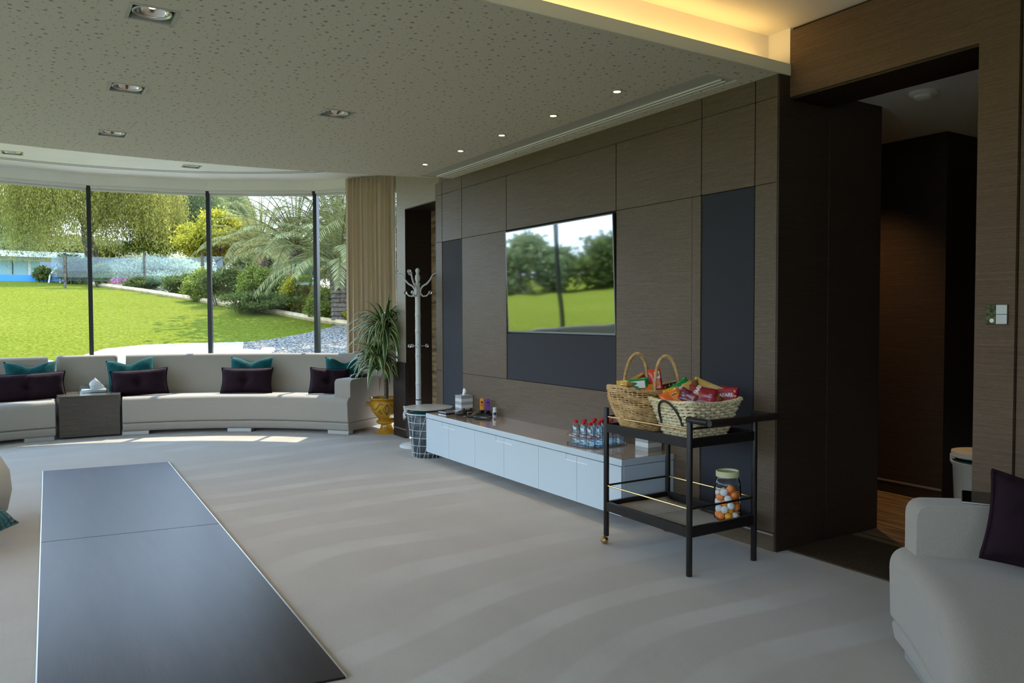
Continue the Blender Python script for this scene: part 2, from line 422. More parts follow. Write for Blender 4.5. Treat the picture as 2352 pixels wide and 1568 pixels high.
roof = [(XB-0.3, -4.4), (9.0, -4.4)]+arc_pts(RG+OVERHANG, radians(-52), radians(90), 40)+[(XB-0.3, YG+OVERHANG)]
structure(MB().prism(roof, 3.06, 3.36).build('roof', M_WHITE, smooth=None))
structure(B(XB-0.3, 9.0, -7.4, -4.4, 3.06, 3.36).build('roof_rear', M_WHITE, smooth=None))

# glazing: flat panes between dark mullions on the curve, then a straight glazed side
M_BLIND = fabric('blind_fabric', (0.72, 0.72, 0.66), 500, 0.85, 0.1, 0.0, 0.05)
angs = [radians(-3.64+18.0*k) for k in range(-3, 6)]
def cpt(a, R=RG): return (CX+R*cos(a), CY+R*sin(a))
pts = [cpt(a) for a in angs]
pts[-1] = (6.25, YG)
xx = 6.25
while xx > XB+0.2: xx -= 1.55; pts.append((max(xx, XB), YG))
structure(B(XB-0.2, XB, -3.9, 0.3, 0.0, 3.0).build('wall_back', M_LINT, smooth=None))
pts += [(XB, 2.1), (XB, 0.3)]  # unseen rear panes behind the camera, added to bring in frontal light
NB = len(pts)-1
def wall_slab(p, q, z0, z1, t, off=0.0):
    p, q = Vector(p), Vector(q); d = (q-p).normalized(); n = Vector((-d.y, d.x))
    a, b, c_, d_ = p+n*(off-t/2), q+n*(off-t/2), q+n*(off+t/2), p+n*(off+t/2)
    return MB().prism([tuple(a), tuple(b), tuple(c_), tuple(d_)], z0, z1)
for i in range(NB):
    mb = MB(); p, q = Vector(pts[i]), Vector(pts[i+1])
    mb.add([(p.x, p.y, 0.0), (q.x, q.y, 0.0), (q.x, q.y, 2.88), (p.x, p.y, 2.88)], [(0, 1, 2, 3)])
    structure(mb.build(f'window_{i+1}', M_GLASS, smooth=None, flip=False))
    structure(wall_slab(p, q, 2.87, 3.0, 0.10, 0.02).build(f'trim_{20+i}', M_WHITE, smooth=None))
for i, p in enumerate(pts):
    a = atan2(p[1]-CY, p[0]-CX) if i < 9 else pi/2
    Mx = Matrix.Translation((p[0], p[1], 0)) @ Matrix.Rotation(a, 4, 'Z')
    structure(MB().box(-0.065, 0.035, -0.024, 0.024, 0.0, 2.872, M=Mx).build(f'trim_{50+i}', M_DKMETAL, bevel=0.003))
BN = ['over the window pane nearest the curtain', 'over the second window pane from the curtain', 'over the third window pane from the curtain', 'over the leftmost window pane in the photo']
for i in range(4):
    p, q = Vector(pts[i]), Vector(pts[i+1]); d = (q-p).normalized(); p2, q2 = p+d*0.035, q-d*0.035
    rb = thing('roller_blind', f'rolled-up white roller blind {BN[i]}', 'blind', group='roller blinds along the curved window')
    wall_slab(p2, q2, 2.835, 2.872, 0.07, 0.06).build('cassette', M_BLIND, rb, bevel=0.008)
    wall_slab(p2, q2, 2.806, 2.832, 0.028, 0.045).build('bottom_bar', M_BLIND, rb, bevel=0.008)

# slots, recesses and lights in the ceilings
lights = [(3.672, -0.494), (4.927, -0.525), (6.193, -0.559), (4.845, -1.719)]
slights = [on_z(28, 351, 3.0), on_z(440, 382, 3.0)]
spots = [(3.521, -2.93), (4.16, -2.93), (4.799, -2.93), (5.42, -2.93), (6.055, -2.93)]
q_ = 0.092
cut(pc, [(x-q_, x+q_, y-q_, y+q_, 2.5, 2.7) for x, y in lights]+[(x-0.02, x+0.02, y-0.02, y+0.02, 2.5, 2.7) for x, y in spots]+[(3.012, 6.585, -3.366, -3.139, 2.5, 2.7)])
cut(sf, [(p.x-q_, p.x+q_, p.y-q_, p.y+q_, 2.95, 3.1) for p in slights])
for k, R in enumerate((3.62, 3.70)):
    structure(MB().ring([(R, 2.997), (R+0.014, 2.997), (R+0.014, 3.001), (R, 3.001)], radians(-57), radians(60), 48).build(f'trim_{80+k}', mat('slot_shadow', (0.12, 0.12, 0.10), 0.7), smooth=None))
M_TRIM = mat('lamp_trim', (0.42, 0.41, 0.33), 0.45)
M_REFL = mat('lamp_reflector', (0.85, 0.80, 0.68), 0.18, 1.0)
M_BULB = mat('warm_bulb', (1, 0.85, 0.6), 0.3, emit=(1.0, 0.78, 0.45), es=2.5)
M_SPOTB = mat('spot_bulb', (1, 0.9, 0.7), 0.3, emit=(1.0, 0.80, 0.50), es=22.0)
def downlight(x, y, z, lab):
    t = thing('downlight', lab, 'light', (x, y, z), group='square recessed downlights')
    f = MB()
    for sx in (-1, 1): f.box(min(sx*0.098, sx*0.084), max(sx*0.098, sx*0.084), -0.098, 0.098, -0.003, 0.05)
    for sy in (-1, 1): f.box(-0.084, 0.084, min(sy*0.098, sy*0.084), max(sy*0.098, sy*0.084), -0.003, 0.05)
    f.box(-0.084, 0.084, -0.084, 0.084, 0.05, 0.055)
    f.build('frame', M_TRIM, t, smooth=None)
    MB().lathe([(0.078, 0.03), (0.080, 0.006), (0.074, 0.003), (0.068, 0.010), (0.066, 0.035)], 32, cap=False).build('ring', M_METAL, t)
    MB().lathe([(0.066, 0.012), (0.055, 0.03), (0.03, 0.043), (0.0, 0.046)], 32, cap=False).build('reflector', M_REFL, t)
    MB().lathe([(0.0, 0.022), (0.013, 0.026), (0.016, 0.036), (0.012, 0.044)], 16).build('bulb', M_BULB, t)
    return t
DL = ['nearest square recessed downlight in the perforated ceiling', 'second square recessed downlight in the row running to the window', 'third square recessed downlight, by the white soffit', 'square recessed downlight standing alone in the middle of the perforated ceiling']
for (x, y), l in zip(lights, DL): downlight(x, y, 2.59, l)
for p, l in zip(slights, ('square downlight in the white soffit, left one', 'square downlight in the white soffit, right one above the window')): downlight(p.x, p.y, 3.0, l)
SL = ['first small lit spotlight from the lintel end of the ceiling slot', 'second small lit spotlight from the lintel end of the ceiling slot', 'middle one of five small lit spotlights along the ceiling slot', 'fourth small lit spotlight from the lintel, towards the coat stand', 'small lit spotlight nearest the curtain end of the ceiling slot']
for (x, y), l in zip(spots, SL):
    t = thing('spotlight', l, 'light', (x, y, 2.59), group='small round spotlights in a row')
    MB().lathe([(0.034, 0.0), (0.033, -0.004), (0.022, -0.004), (0.017, 0.02), (0.017, 0.03)], 24, cap=False).build('trim_ring', M_TRIM, t)
    MB().lathe([(0.0, 0.0), (0.017, 0.002), (0.017, 0.012), (0.0, 0.014)], 16).build('bulb', M_SPOTB, t)
vt = thing('air_vent', 'long recessed air slot in the ceiling above the television wall', 'vent', (4.8, -3.25, 2.59))
mv = mat('vent_paint', (0.50, 0.49, 0.41), 0.6)
B(-1.785, 1.785, -0.113, 0.113, 0.008, 0.016).build('recess_plate', mv, vt, smooth=None)
B(-1.74, 1.74, -0.075, -0.06, -0.002, 0.008).build('rail', M_WHITE, vt, bevel=0.002)
B(-1.74, 1.74, -0.06, -0.045, 0.003, 0.008).build('slot', mat('vent_slot', (0.14, 0.14, 0.12), 0.6), vt, smooth=None)
B(-1.74, 1.74, -0.045, -0.03, 0.0, 0.008).build('rail', M_WHITE, vt, bevel=0.002)

# ------------------------------------------------------------------ lamps that the room has
def area(name, loc, sx, sy, power, col, rot):
    l = bpy.data.lights.new(name, 'AREA'); l.shape = 'RECTANGLE'; l.size = sx; l.size_y = sy; l.energy = power; l.color = col
    o = bpy.data.objects.new(name, l); COL.objects.link(o); o.location = loc; o.rotation_euler = rot; return o
def spot(name, loc, power, col=(1, 0.80, 0.55), size=110, blend=0.9, r=0.05, rot=(0, 0, 0)):
    l = bpy.data.lights.new(name, 'SPOT'); l.energy = power; l.color = col; l.spot_size = radians(size); l.spot_blend = blend; l.shadow_soft_size = r
    o = bpy.data.objects.new(name, l); COL.objects.link(o); o.location = loc; o.rotation_euler = rot; return o
area('cove_lamp', (2.885, 0.2, 2.664), 0.03, 7.3, COVE_W, (1.0, 0.64, 0.21), (pi, 0, 0))
for x, y in lights: spot('downlight_lamp', (x, y, 2.585), DOWN_W)
for x, y in spots: spot('spotlight_lamp', (x, y, 2.583), SPOT_W, (1, 0.82, 0.58), 75)
spot('hall_lamp', (3.45, -4.85, 2.52), 42, (1, 0.62, 0.28), 95)

# ------------------------------------------------------------------ seating
M_SOFA = fabric('oatmeal_sofa_weave', (0.35, 0.315, 0.26), 420, 0.95, 0.35, 0.25, 0.14)
M_FOOT = mat('satin_steel_foot', (0.50, 0.50, 0.47), 0.4, 0.6)
def velvet(name, col, s=14):
    m = mat(name, col, 0.85, sheen=0.22, spec=0.2); v = mapping(m, (1, 1, 1)); f = noise(m, v, s, 4)
    bsdf(m).inputs['Sheen Tint'].default_value = (*[min(1, q*5+0.05) for q in col], 1)
    setcol(m, ramp(m, f, [(0.3, tuple(q*0.7 for q in col)), (0.7, tuple(q*1.35 for q in col))])); bump(m, f, 0.35, 0.02); return m
M_TEAL = velvet('teal_velvet', (0.002, 0.066, 0.068)); M_PLUM = velvet('plum_velvet', (0.014, 0.004, 0.009))
def roundpoly(P, n=9):
    out = []; N = len(P)
    for i in range(N):
        x, z, r = P[i]; p = Vector((x, z)); a = Vector(P[i-1][:2])-p; b = Vector(P[(i+1) % N][:2])-p
        if r <= 0: out.append((x, z)); continue
        a.normalize(); b.normalize(); p0, p1 = p+a*r, p+b*r
        for k in range(n+1):
            t = k/n; q = p0*(1-t)**2+p*2*t*(1-t)+p1*t*t; out.append((q.x, q.y))
    return out
SEAT = roundpoly([(3.05, 0.137, 0.025), (3.042, 0.418, 0.085), (3.64, 0.40, 0.01), (3.64, 0.137, 0.01)])
BASE = roundpoly([(3.07, 0.042, 0.03), (3.052, 0.134, 0.03), (3.98, 0.134, 0.01), (3.98, 0.042, 0.02)])
BACK = roundpoly([(3.61, 0.30, 0.0), (3.80, 0.852, 0.045), (3.985, 0.846, 0.045), (3.99, 0.135, 0.02), (3.62, 0.135, 0.0)])
ARM = roundpoly([(3.10, 0.395, 0.005), (3.10, 0.605, 0.06), (3.66, 0.605, 0.02), (3.66, 0.395, 0.005)])
def sofa(label, c, a0, a1, arm=None, feet=()):
    """curved sofa between two bearings seen from c; arm = bearing of the arm's inner side"""
    t = thing('curved_sofa', label, 'sofa')
    a0, a1 = radians(a0), radians(a1); n = max(12, int(abs(a1-a0)/radians(2)))
    MB().ring(SEAT, a0, a1, n, c).build('seat_cushion', M_SOFA, t, bevel=0.04, seg=7)
    MB().ring(BASE, a0, a1, n, c).build('base', M_SOFA, t, bevel=0.02, seg=3)
    MB().ring(BACK, a0, a1, n, c).build('backrest', M_SOFA, t, bevel=0.03, seg=3)
    if arm: MB().ring(ARM, radians(arm[0]), radians(arm[1]), 6, c).build('armrest', M_SOFA, t, bevel=0.05, seg=8)
    for f in feet:
        d = 0.135/3.1; f = radians(f)
        MB().ring([(3.09, 0.0), (3.09, 0.043), (3.18, 0.043), (3.18, 0.0)], f-d, f+d, 3, c).build('foot', M_FOOT, t, bevel=0.003)
    return t
C1 = (CX, CY); C2 = (3.70, -0.465)
sofa('long curved oatmeal sofa under the window, ending in an arm beside the potted plant', C1, -8.9, -56.4, (-52.6, -56.4), (-11.2, -31.5, -53.5))
sofa('curved oatmeal sofa cut by the left edge of the photo', C1, 2.9, 52, None, (5.6, 27, 49))
sofa('curved oatmeal sofa in the right foreground with a tablet on its arm', C2, -130.2, -196, (-130.2, -132.4), (-133.5, -160, -190))

# side table with its own upholstered back, standing between two sofas
M_TBL = veneer('side_table_veneer', (0.070, 0.055, 0.040), (0.115, 0.092, 0.068), 0.4)
M_TBT = veneer('side_table_top', (0.10, 0.09, 0.075), (0.15, 0.135, 0.11), 0.12, 0.05)
st = thing('side_table', 'dark veneered block table with an upholstered back between the two far sofas', 'table')
c0, c1 = radians(-8.45), radians(2.3)
MB().ring(roundpoly([(3.065, 0.02, 0), (3.065, 0.445, 0), (3.64, 0.445, 0), (3.64, 0.02, 0)]), c0, c1, 8).build('cabinet', M_TBL, st, bevel=0.003)
MB().ring([(3.055, 0.445), (3.055, 0.458), (3.645, 0.458), (3.645, 0.445)], c0, c1, 8).build('top', M_TBT, st, bevel=0.002)
MB().ring([(3.12, 0.0), (3.12, 0.021), (3.6, 0.021), (3.6, 0.0)], c0+0.01, c1-0.01, 8).build('plinth', M_BLACK, st)
MB().ring(roundpoly([(3.665, 0.10, 0), (3.80, 0.855, 0.04), (3.985, 0.85, 0.04), (3.985, 0.10, 0)]), radians(-7.6), radians(1.7), 8).build('backrest', M_SOFA, st, bevel=0.03, seg=3)

def pillow(name, label, w, h, t, m, M, dent=0.0, tuft=False, pipe=True, group=None, N=22, sag=0.0):
    mb = MB()
    def P(u, v, s):
        x = w/2*u*(1-0.07*(1-v*v)); y = h/2*v*(1-0.08*(1-u*u))
        if dent: y -= dent*math.exp(-(u/0.42)**2)*max(0, v)**2
        z = t/2*max(0, (1-u**4)*(1-v**4))**0.55
        if dent: z *= 1-0.45*math.exp(-(u/0.25)**2)*max(0, v)
        if tuft: z *= (1-0.62*math.exp(-(u*u*(w/h)**2*0.5+v*v*0.6)/0.05))*(1-0.16*math.exp(-(u/0.10)**2))
        z += sag*(u*u-0.3)
        return M @ Vector((x, y, s*z if s > 0 else -z*0.9 + (2*sag*(u*u-0.3) if sag else 0)))
    for s in (1, -1):
        mb.grid([[P(-1+2*i/N, -1+2*j/N, s) for j in range(N+1)] for i in range(N+1)])
    bm_o = mb.build(name, m, smooth=60)
    bm = bmesh.new(); bm.from_mesh(bm_o.data); bmesh.ops.remove_doubles(bm, verts=bm.verts, dist=0.0008); bmesh.ops.recalc_face_normals(bm, faces=bm.faces); bm.to_mesh(bm_o.data); bm.free()
    tag(bm_o, label, 'cushion', group)
    if pipe:
        E = [(-1+2*i/N, -1) for i in range(N)]+[(1, -1+2*i/N) for i in range(N)]+[(1-2*i/N, 1) for i in range(N)]+[(-1, 1-2*i/N) for i in range(N)]
        k = MB().tube([P(u, v, 1) for u, v in E], 0.006, 6, closed=True).build('piping', m, bm_o)
    return bm_o
def seat_M(px, y, r, z, tilt, roll=0, turn=0, c=C1):
    a = ang_r(px, y, r); n = Vector((-cos(a+turn)*cos(tilt), -sin(a+turn)*cos(tilt), sin(tilt)))
    return basis(n, (0, 0, 1), roll, (c[0]+r*cos(a), c[1]+r*sin(a), z))
GT, GP = 'teal velvet cushions along the sofas', 'plum velvet cushions along the sofas'
for px, y, roll, turn, lab in ((72, 846, -0.01, 0.05, 'teal velvet cushion behind the plum one on the far left sofa'), (301, 840, 0.09, 0.0, 'teal velvet cushion just right of the block side table'), (575, 838, 0.0, 0.0, 'teal velvet cushion in the middle of the long far sofa'), (790, 850, -0.05, 0.55, 'teal velvet cushion in the arm corner of the long far sofa')):
    w_ = 0.50 if turn < 0.3 else 0.44
    pillow('teal_cushion', lab, w_, 0.43, 0.16, M_TEAL, seat_M(px, y, 3.60, 0.610, 0.36, roll, turn), dent=0.055, pipe=False, group=GT)
for px, y, roll, turn, w_, lab in ((62, 890, 0.02, 0.0, 0.74, 'plum velvet bolster cushion on the far left sofa'), (321, 882, 0.05, 0.0, 0.60, 'plum velvet bolster cushion just right of the block side table'), (567, 880, 0.0, 0.0, 0.60, 'plum velvet bolster cushion in the middle of the long far sofa'), (756, 884, -0.06, 0.45, 0.44, 'plum velvet bolster cushion by the arm of the long far sofa')):
    pillow('plum_cushion', lab, w_, 0.30, 0.15, M_PLUM, seat_M(px, y, 3.40, 0.553, 0.22, roll, turn), tuft=True, group=GP)
ncp = (1.255, -2.975, 0.556)
nc = basis((-0.73, 0.60, 0.33), (0, 0, 1), -0.26, ncp)
pillow('plum_cushion', 'large plum velvet cushion leaning at the right edge of the foreground sofa', 0.43, 0.31, 0.12, M_PLUM, nc, tuft=True, group=GP)

# black pouch on the far sofa's arm, tablet on the near one
a = radians(-54.6); r = 3.42
Mx = Matrix.Translation((CX+r*cos(a), CY+r*sin(a), 0.605)) @ Matrix.Rotation(a, 4, 'Z')
ph = MB().lathe([(0.0, 0.0), (0.10, 0.002), (0.115, 0.018), (0.10, 0.036), (0.05, 0.046), (0, 0.048)], 24, sx=1.35, sy=0.62, M=Mx).build('pouch', mat('black_leatherette', (0.008, 0.008, 0.009), 0.35))
tag(ph, 'small black pouch lying on the arm of the long far sofa', 'pouch')
tb = thing('tablet', 'black tablet with a silver edge lying on the arm of the foreground sofa', 'tablet', (1.512, -3.035, 0.6055), (0, 0, radians(28)))
B(-0.075, 0.075, -0.105, 0.105, 0.0, 0.006).build('case', M_METAL, tb, bevel=0.003)
B(-0.072, 0.072, -0.102, 0.102, 0.006, 0.0075).build('screen', mat('black_glass', (0.004, 0.004, 0.005), 0.08), tb, bevel=0.002)

# pale pouf and quilted cushion cut by the left edge
pc_ = on_z(-118, 1130, 0.30); pcx, pcy = at_d(-134, 1078, 5.8).x, at_d(-134, 1078, 5.8).y
M_POUF = fabric('pale_pouf_weave', (0.66, 0.67, 0.65), 300, 0.9, 0.4, 0.2, 0.12)
pf = thing('pouf', 'round pale woven pouf at the left edge behind the quilted cushion', 'pouf', (pcx, pcy, 0))
MB().lathe([(0.20, 0.0), (0.25, 0.01), (0.33, 0.10), (0.355, 0.22), (0.345, 0.34), (0.29, 0.45), (0.18, 0.52), (0, 0.54)], 40).build('body', M_POUF, pf)
MB().lathe([(0.215, 0.0), (0.232, 0.004), (0.232, 0.02), (0.22, 0.028)], 32, cap=False).build('base_ring', M_BLACK, pf)
M_QUILT = mat('quilted_teal', (0.006, 0.14, 0.17), 0.75, sheen=0.5)
_v = mapping(M_QUILT, (1, 1, 1), (0.3, 0.5, 0.78)); _n = nodes(M_QUILT)[0].new('ShaderNodeTexVoronoi'); _n.inputs['Scale'].default_value = 34; _n.inputs['Randomness'].default_value = 0.25
M_QUILT.node_tree.links.new(_v, _n.inputs['Vector']); bump(M_QUILT, _n.outputs['Distance'], 0.9, 0.02)
qp = at_d(-112, 1104, 5.25)
pillow('quilted_cushion', 'quilted teal cushion lying on the carpet at the left edge', 0.46, 0.46, 0.18, M_QUILT, basis((-0.45, -0.35, 0.80), (0.2, -0.2, 1), 0.72, (qp.x, qp.y, 0.20)), pipe=True)

# inlaid wooden floor in two boards with a fine metal edge
M_INL = mat('inlaid_walnut_floor', (0.05, 0.036, 0.03), 0.30)
_v = mapping(M_INL, (1.2, 9, 1)); _f = noise(M_INL, _v, 1.0, 4, 0.6); _v2 = mapping(M_INL, (6, 160, 1)); _f2 = noise(M_INL, _v2, 1.0, 3, 0.6)
setcol(M_INL, ramp(M_INL, math_(M_INL, 'ADD', math_(M_INL, 'MULTIPLY', _f, 0.65), math_(M_INL, 'MULTIPLY', _f2, 0.35)), [(0.3, (0.012, 0.009, 0.009)), (0.5, (0.024, 0.017, 0.016)), (0.72, (0.042, 0.029, 0.025))]))
bump(M_INL, _f2, 0.08, 0.002); bsdf(M_INL).inputs['Specular IOR Level'].default_value = 0.16
fi = thing('floor_inlay', 'long dark walnut inlay panel set into the pale carpet', 'floor panel')
def quad(P0, P1, P2, P3, z0, z1): return MB().prism([P0, P1, P2, P3], z0, z1)
A_, B_, C_, D_ = (7.585, -0.11), (7.455, -1.068), (2.647, -0.957), (2.78, 0.0)
def lerp(p, q, t): return (p[0]+(q[0]-p[0])*t, p[1]+(q[1]-p[1])*t)
quad(A_, B_, lerp(B_, C_, 0.4992), lerp(A_, D_, 0.4992), -0.05, 0.009).build('board', M_INL, fi, smooth=None)
quad(lerp(A_, D_, 0.5008), lerp(B_, C_, 0.5008), C_, D_, -0.05, 0.009).build('board', M_INL, fi, smooth=None)
def edge(p, q, off):
    d = (Vector(q)-Vector(p)).normalized(); n = Vector((-d.y, d.x))*off
    return quad(p, q, tuple(Vector(q)+n), tuple(Vector(p)+n), -0.01, 0.0105)
edge(A_, D_, 0.005).build('metal_edge', M_METAL, fi, smooth=None); edge(B_, C_, -0.005).build('metal_edge', M_METAL, fi, smooth=None)

# curtain gathered at the window's end
M_CURT = fabric('sand_curtain', (0.70, 0.585, 0.42), 300, 0.9, 0.2, 0.2, 0.1)
cu = MB(); rows = []
a0, a1 = radians(-46.2), radians(-55.2)
for i in range(171):
    t = i/170; a = a0+(a1-a0)*t; row = []
    for j in range(22):
        z = 0.02+2.965*j/21; k = j/21
        amp = 0.052*(1-0.35*k); ph = 2*pi*10.5*t+0.9*sin(7*t)+0.35*sin(3*k+9*t)
        rr = 4.12+amp*sin(ph)+0.012*sin(2.3*ph+1+k)
        aa = a+0.006*cos(ph)*(1-0.5*k)
        row.append((CX+rr*cos(aa), CY+rr*sin(aa), z))
    rows.append(row)
cu.grid(rows); cuo = cu.build('curtain', M_CURT, smooth=80)
sm_ = cuo.modifiers.new('thick', 'SOLIDIFY'); sm_.thickness = 0.004
tag(cuo, 'gathered sand-coloured full-height curtain at the right end of the window', 'curtain')

# ------------------------------------------------------------------ television and low cabinet
M_SCR = mat('mirror_like_screen', (0.44, 0.47, 0.48), 0.035, 1.0)
_v = mapping(M_SCR, (1.1, 1.1, 1.5)); bump(M_SCR, noise(M_SCR, _v, 1.3, 1), 0.045, 0.05)
tv = thing('television', 'wall-recessed television reflecting the garden', 'television', (4.875, YW, 1.577), (radians(-1.9), 0, 0))
B(-0.709, 0.709, -0.02, 0.002, -0.422, 0.424).build('housing', M_BLACK, tv, bevel=0.002)
B(-0.697, 0.700, 0.002, 0.0035, -0.405, 0.412).build('screen', M_SCR, tv, smooth=None)
fr = MB(); fr.box(-0.703, 0.705, 0.002, 0.006, -0.418, -0.405); fr.box(-0.703, 0.705, 0.002, 0.006, 0.412, 0.418); fr.box(-0.703, -0.697, 0.002, 0.006, -0.418, 0.418); fr.box(0.700, 0.705, 0.002, 0.006, -0.418, 0.418)
fr.build('bezel', mat('grey_bezel', (0.25, 0.27, 0.27), 0.3, 0.5), tv, smooth=None)

M_LACQ = mat('white_lacquer', (0.54, 0.625, 0.66), 0.28)
M_TOPG = veneer('glossy_brown_top', (0.33, 0.255, 0.185), (0.40, 0.315, 0.235), 0.25, 0.0)
bsdf(M_TOPG).inputs['Coat Weight'].default_value = 1.0; bsdf(M_TOPG).inputs['Coat Roughness'].default_value = 0.03; bsdf(M_TOPG).inputs['Coat IOR'].default_value = 1.5
mc = thing('media_cabinet', 'long low white cabinet with a glossy brown top under the television', 'cabinet')
YC = -3.025
B(3.592, 6.272, YW+0.001, YC-0.022, 0.087, 0.386).build('body', M_LACQ, mc, bevel=0.002)
B(3.588, 6.275, YW+0.001, YC, 0.390, 0.430).build('top_slab', M_LACQ, mc, bevel=0.002)
B(3.590, 6.273, YW+0.001, YC-0.003, 0.430, 0.433).build('glass_top', M_TOPG, mc, smooth=None)
B(3.7, 6.15, YW+0.001, -3.41, 0.0, 0.087).build('plinth', M_BLACK, mc, smooth=None)
dx = [6.272, 5.835, 5.39, 4.943, 4.485, 4.04, 3.592]
for i in range(6):
    x1, x0 = dx[i]-0.0015, dx[i+1]+0.0015
    notch = (x0, x0+0.115) if i % 2 == 0 else (x1-0.115, x1)
    zt, zn = 0.3855, 0.352
    if i % 2 == 0: pl_ = [(x0, 0.087), (x1, 0.087), (x1, zt), (notch[1], zt), (notch[1], zn), (x0, zn)]
    else: pl_ = [(x0, 0.087), (x1, 0.087), (x1, zn), (notch[0], zn), (notch[0], zt), (x0, zt)]
    mb = MB(); n = len(pl_)
    mb.add([(x, YC-0.020, z) for x, z in pl_]+[(x, YC-0.002, z) for x, z in pl_], [tuple(range(n-1, -1, -1)), tuple(range(n, 2*n))]+[(k, (k+1) % n, n+(k+1) % n, n+k) for k in range(n)])
    mb.box(notch[0], notch[1], YC-0.020, YC-0.0045, zn, zt-0.001)
    d_ = mb.build('door', M_LACQ, mc, smooth=None)
    B(notch[0], notch[1], YC-0.004, YC-0.0005, zn-0.007, zn).build('handle', mat('handle_lip', (0.80, 0.84, 0.85), 0.3) if i == 0 else bpy.data.materials['handle_lip'], d_, smooth=None)

# ------------------------------------------------------------------ coat stand, wire storage table, plant
M_CSW = mat('white_gloss_paint', (0.66, 0.67, 0.64), 0.35)
M_BALL = mat('clear_acrylic', (0.92, 0.95, 0.95), 0.04, 0.0, trans=0.85, ior=1.45)
q = on_z(962, 1024, 0)
cs = thing('coat_stand', 'white turned coat stand with clear knobs beside the dark door', 'coat stand', (q.x, q.y, 0))
prof = [(0.026, 0.02), (0.030, 0.04), (0.024, 0.06), (0.026, 0.10)]
for z in (0.30, 0.45, 0.62, 0.90, 1.14, 1.30):
    prof += [(0.0265, z-0.03), (0.0275, z-0.015), (0.029, z-0.004), (0.0245, z), (0.029, z+0.004), (0.0275, z+0.015), (0.0265, z+0.03)]
prof += [(0.026, 1.50), (0.030, 1.52), (0.024, 1.53), (0.022, 1.60), (0.028, 1.615), (0.017, 1.63), (0.026, 1.66), (0.024, 1.69), (0.014, 1.715), (0.021, 1.735), (0.021, 1.752), (0.012, 1.768), (0, 1.77)]
MB().lathe([(0.026, 0.0)]+prof, 24).build('pole', M_CSW, cs)
MB().lathe([(0.19, 0.0), (0.19, 0.012), (0.175, 0.024), (0.06, 0.036), (0.04, 0.05), (0.028, 0.055)], 40).build('base', M_CSW, cs)
MB().lathe([(0.0275, 0.455), (0.0285, 0.46), (0.0285, 0.466), (0.0275, 0.47)], 24, cap=False).build('dark_ring', M_BLACK, cs)
for k in range(4):
    a = atan2(-cs.location.y, -cs.location.x)+(-1.62, 1.42, -2.75, -0.42)[k]
    def ph_(r, z): return (r*cos(a), r*sin(a), z)
    up_ = MB().tube([ph_(0.02, 1.50), ph_(0.028, 1.56), ph_(0.05, 1.592), ph_(0.09, 1.615), ph_(0.125, 1.655), ph_(0.15, 1.705), ph_(0.185, 1.722)], [0.010, 0.010, 0.009, 0.009, 0.008, 0.007, 0.006], 10).build('hook', M_CSW, cs)
    MB().lathe([(0, -0.021), (0.012, -0.018), (0.020, -0.007), (0.020, 0.007), (0.012, 0.018), (0, 0.021)], 16, ph_(0.198, 1.728)).build('knob', M_BALL, up_)
    lo_ = MB().tube([ph_(0.02, 1.56), ph_(0.028, 1.52), ph_(0.05, 1.492), ph_(0.085, 1.495), ph_(0.112, 1.520)], [0.009, 0.009, 0.008, 0.007, 0.006], 10).build('hook', M_CSW, cs)
    MB().lathe([(0, -0.019), (0.011, -0.016), (0.018, -0.006), (0.018, 0.006), (0.011, 0.016), (0, 0.019)], 16, ph_(0.122, 1.528)).build('knob', M_BALL, lo_)
    b_ = a+radians(20)
    md_ = MB().tube([(0.02*cos(b_), 0.02*sin(b_), 1.0), (0.075*cos(b_), 0.075*sin(b_), 1.0)], 0.004, 8).build('peg', M_METAL, cs)
    MB().lathe([(0, -0.018), (0.011, -0.015), (0.017, -0.006), (0.017, 0.006), (0.011, 0.015), (0, 0.018)], 16, (0.088*cos(b_), 0.088*sin(b_), 1.0)).build('knob', M_BALL, md_)

q = (6.500, -3.165)
wt = thing('wire_storage_table', 'round white wire basket table with a lid top, half behind the low cabinet', 'storage table', (q[0], q[1], 0))
w = MB()
def rad_(z): return 0.148+0.052*z/0.40
for z in (0.045, 0.115, 0.185, 0.255, 0.325): w.tube([(rad_(z)*cos(2*pi*k/48), rad_(z)*sin(2*pi*k/48), z) for k in range(48)], 0.0024, 6, closed=True)
for k in range(24):
    a = 2*pi*k/24
    w.tube([((rad_(0.40*s/10))*cos(a+(0.75*s/10 if k % 2 else 0.22*s/10)), (rad_(0.40*s/10))*sin(a+(0.75*s/10 if k % 2 else 0.22*s/10)), 0.40*s/10) for s in range(11)], 0.0022, 6)
w.build('wire_basket', M_CSW, wt)
MB().tube([(0.203*cos(2*pi*k/48), 0.203*sin(2*pi*k/48), 0.402) for k in range(48)], 0.006, 8, closed=True).build('rim', M_CSW, wt)
M_LINER = vary('dark_bag', (0.02, 0.035, 0.045), (0.05, 0.075, 0.09), (1, 1, 1), 14, 0.35, 0.6, 0.03)
MB().lathe([(0.0, 0.004), (0.140, 0.004), (0.146, 0.03), (0.19, 0.37), (0.18, 0.39), (0.12, 0.36), (0.0, 0.35)], 40).build('liner_bag', M_LINER, wt)
cl_ = MB(); rows = []
for i in range(41):
    a = 2*pi*i/40; row = []
    for j in range(7):
        r = 0.05+0.135*j/6; row.append((r*cos(a), r*sin(a), 0.37+0.055*(1-(j/6)**2)+0.018*sin(5*a+j)+0.01*sin(11*a+2*j)))
    rows.append(row)
cl_.grid(rows); cl_.build('teal_cloth', velvet('teal_cloth', (0.0, 0.07, 0.075), 30), wt)
MB().lathe([(0.0, 0.436), (0.19, 0.436), (0.222, 0.447), (0.226, 0.456), (0.214, 0.458), (0.0, 0.454)], 56).build('lid_top', mat('lid_enamel', (0.60, 0.58, 0.52), 0.3), wt)
rb_ = MB(); rows = []
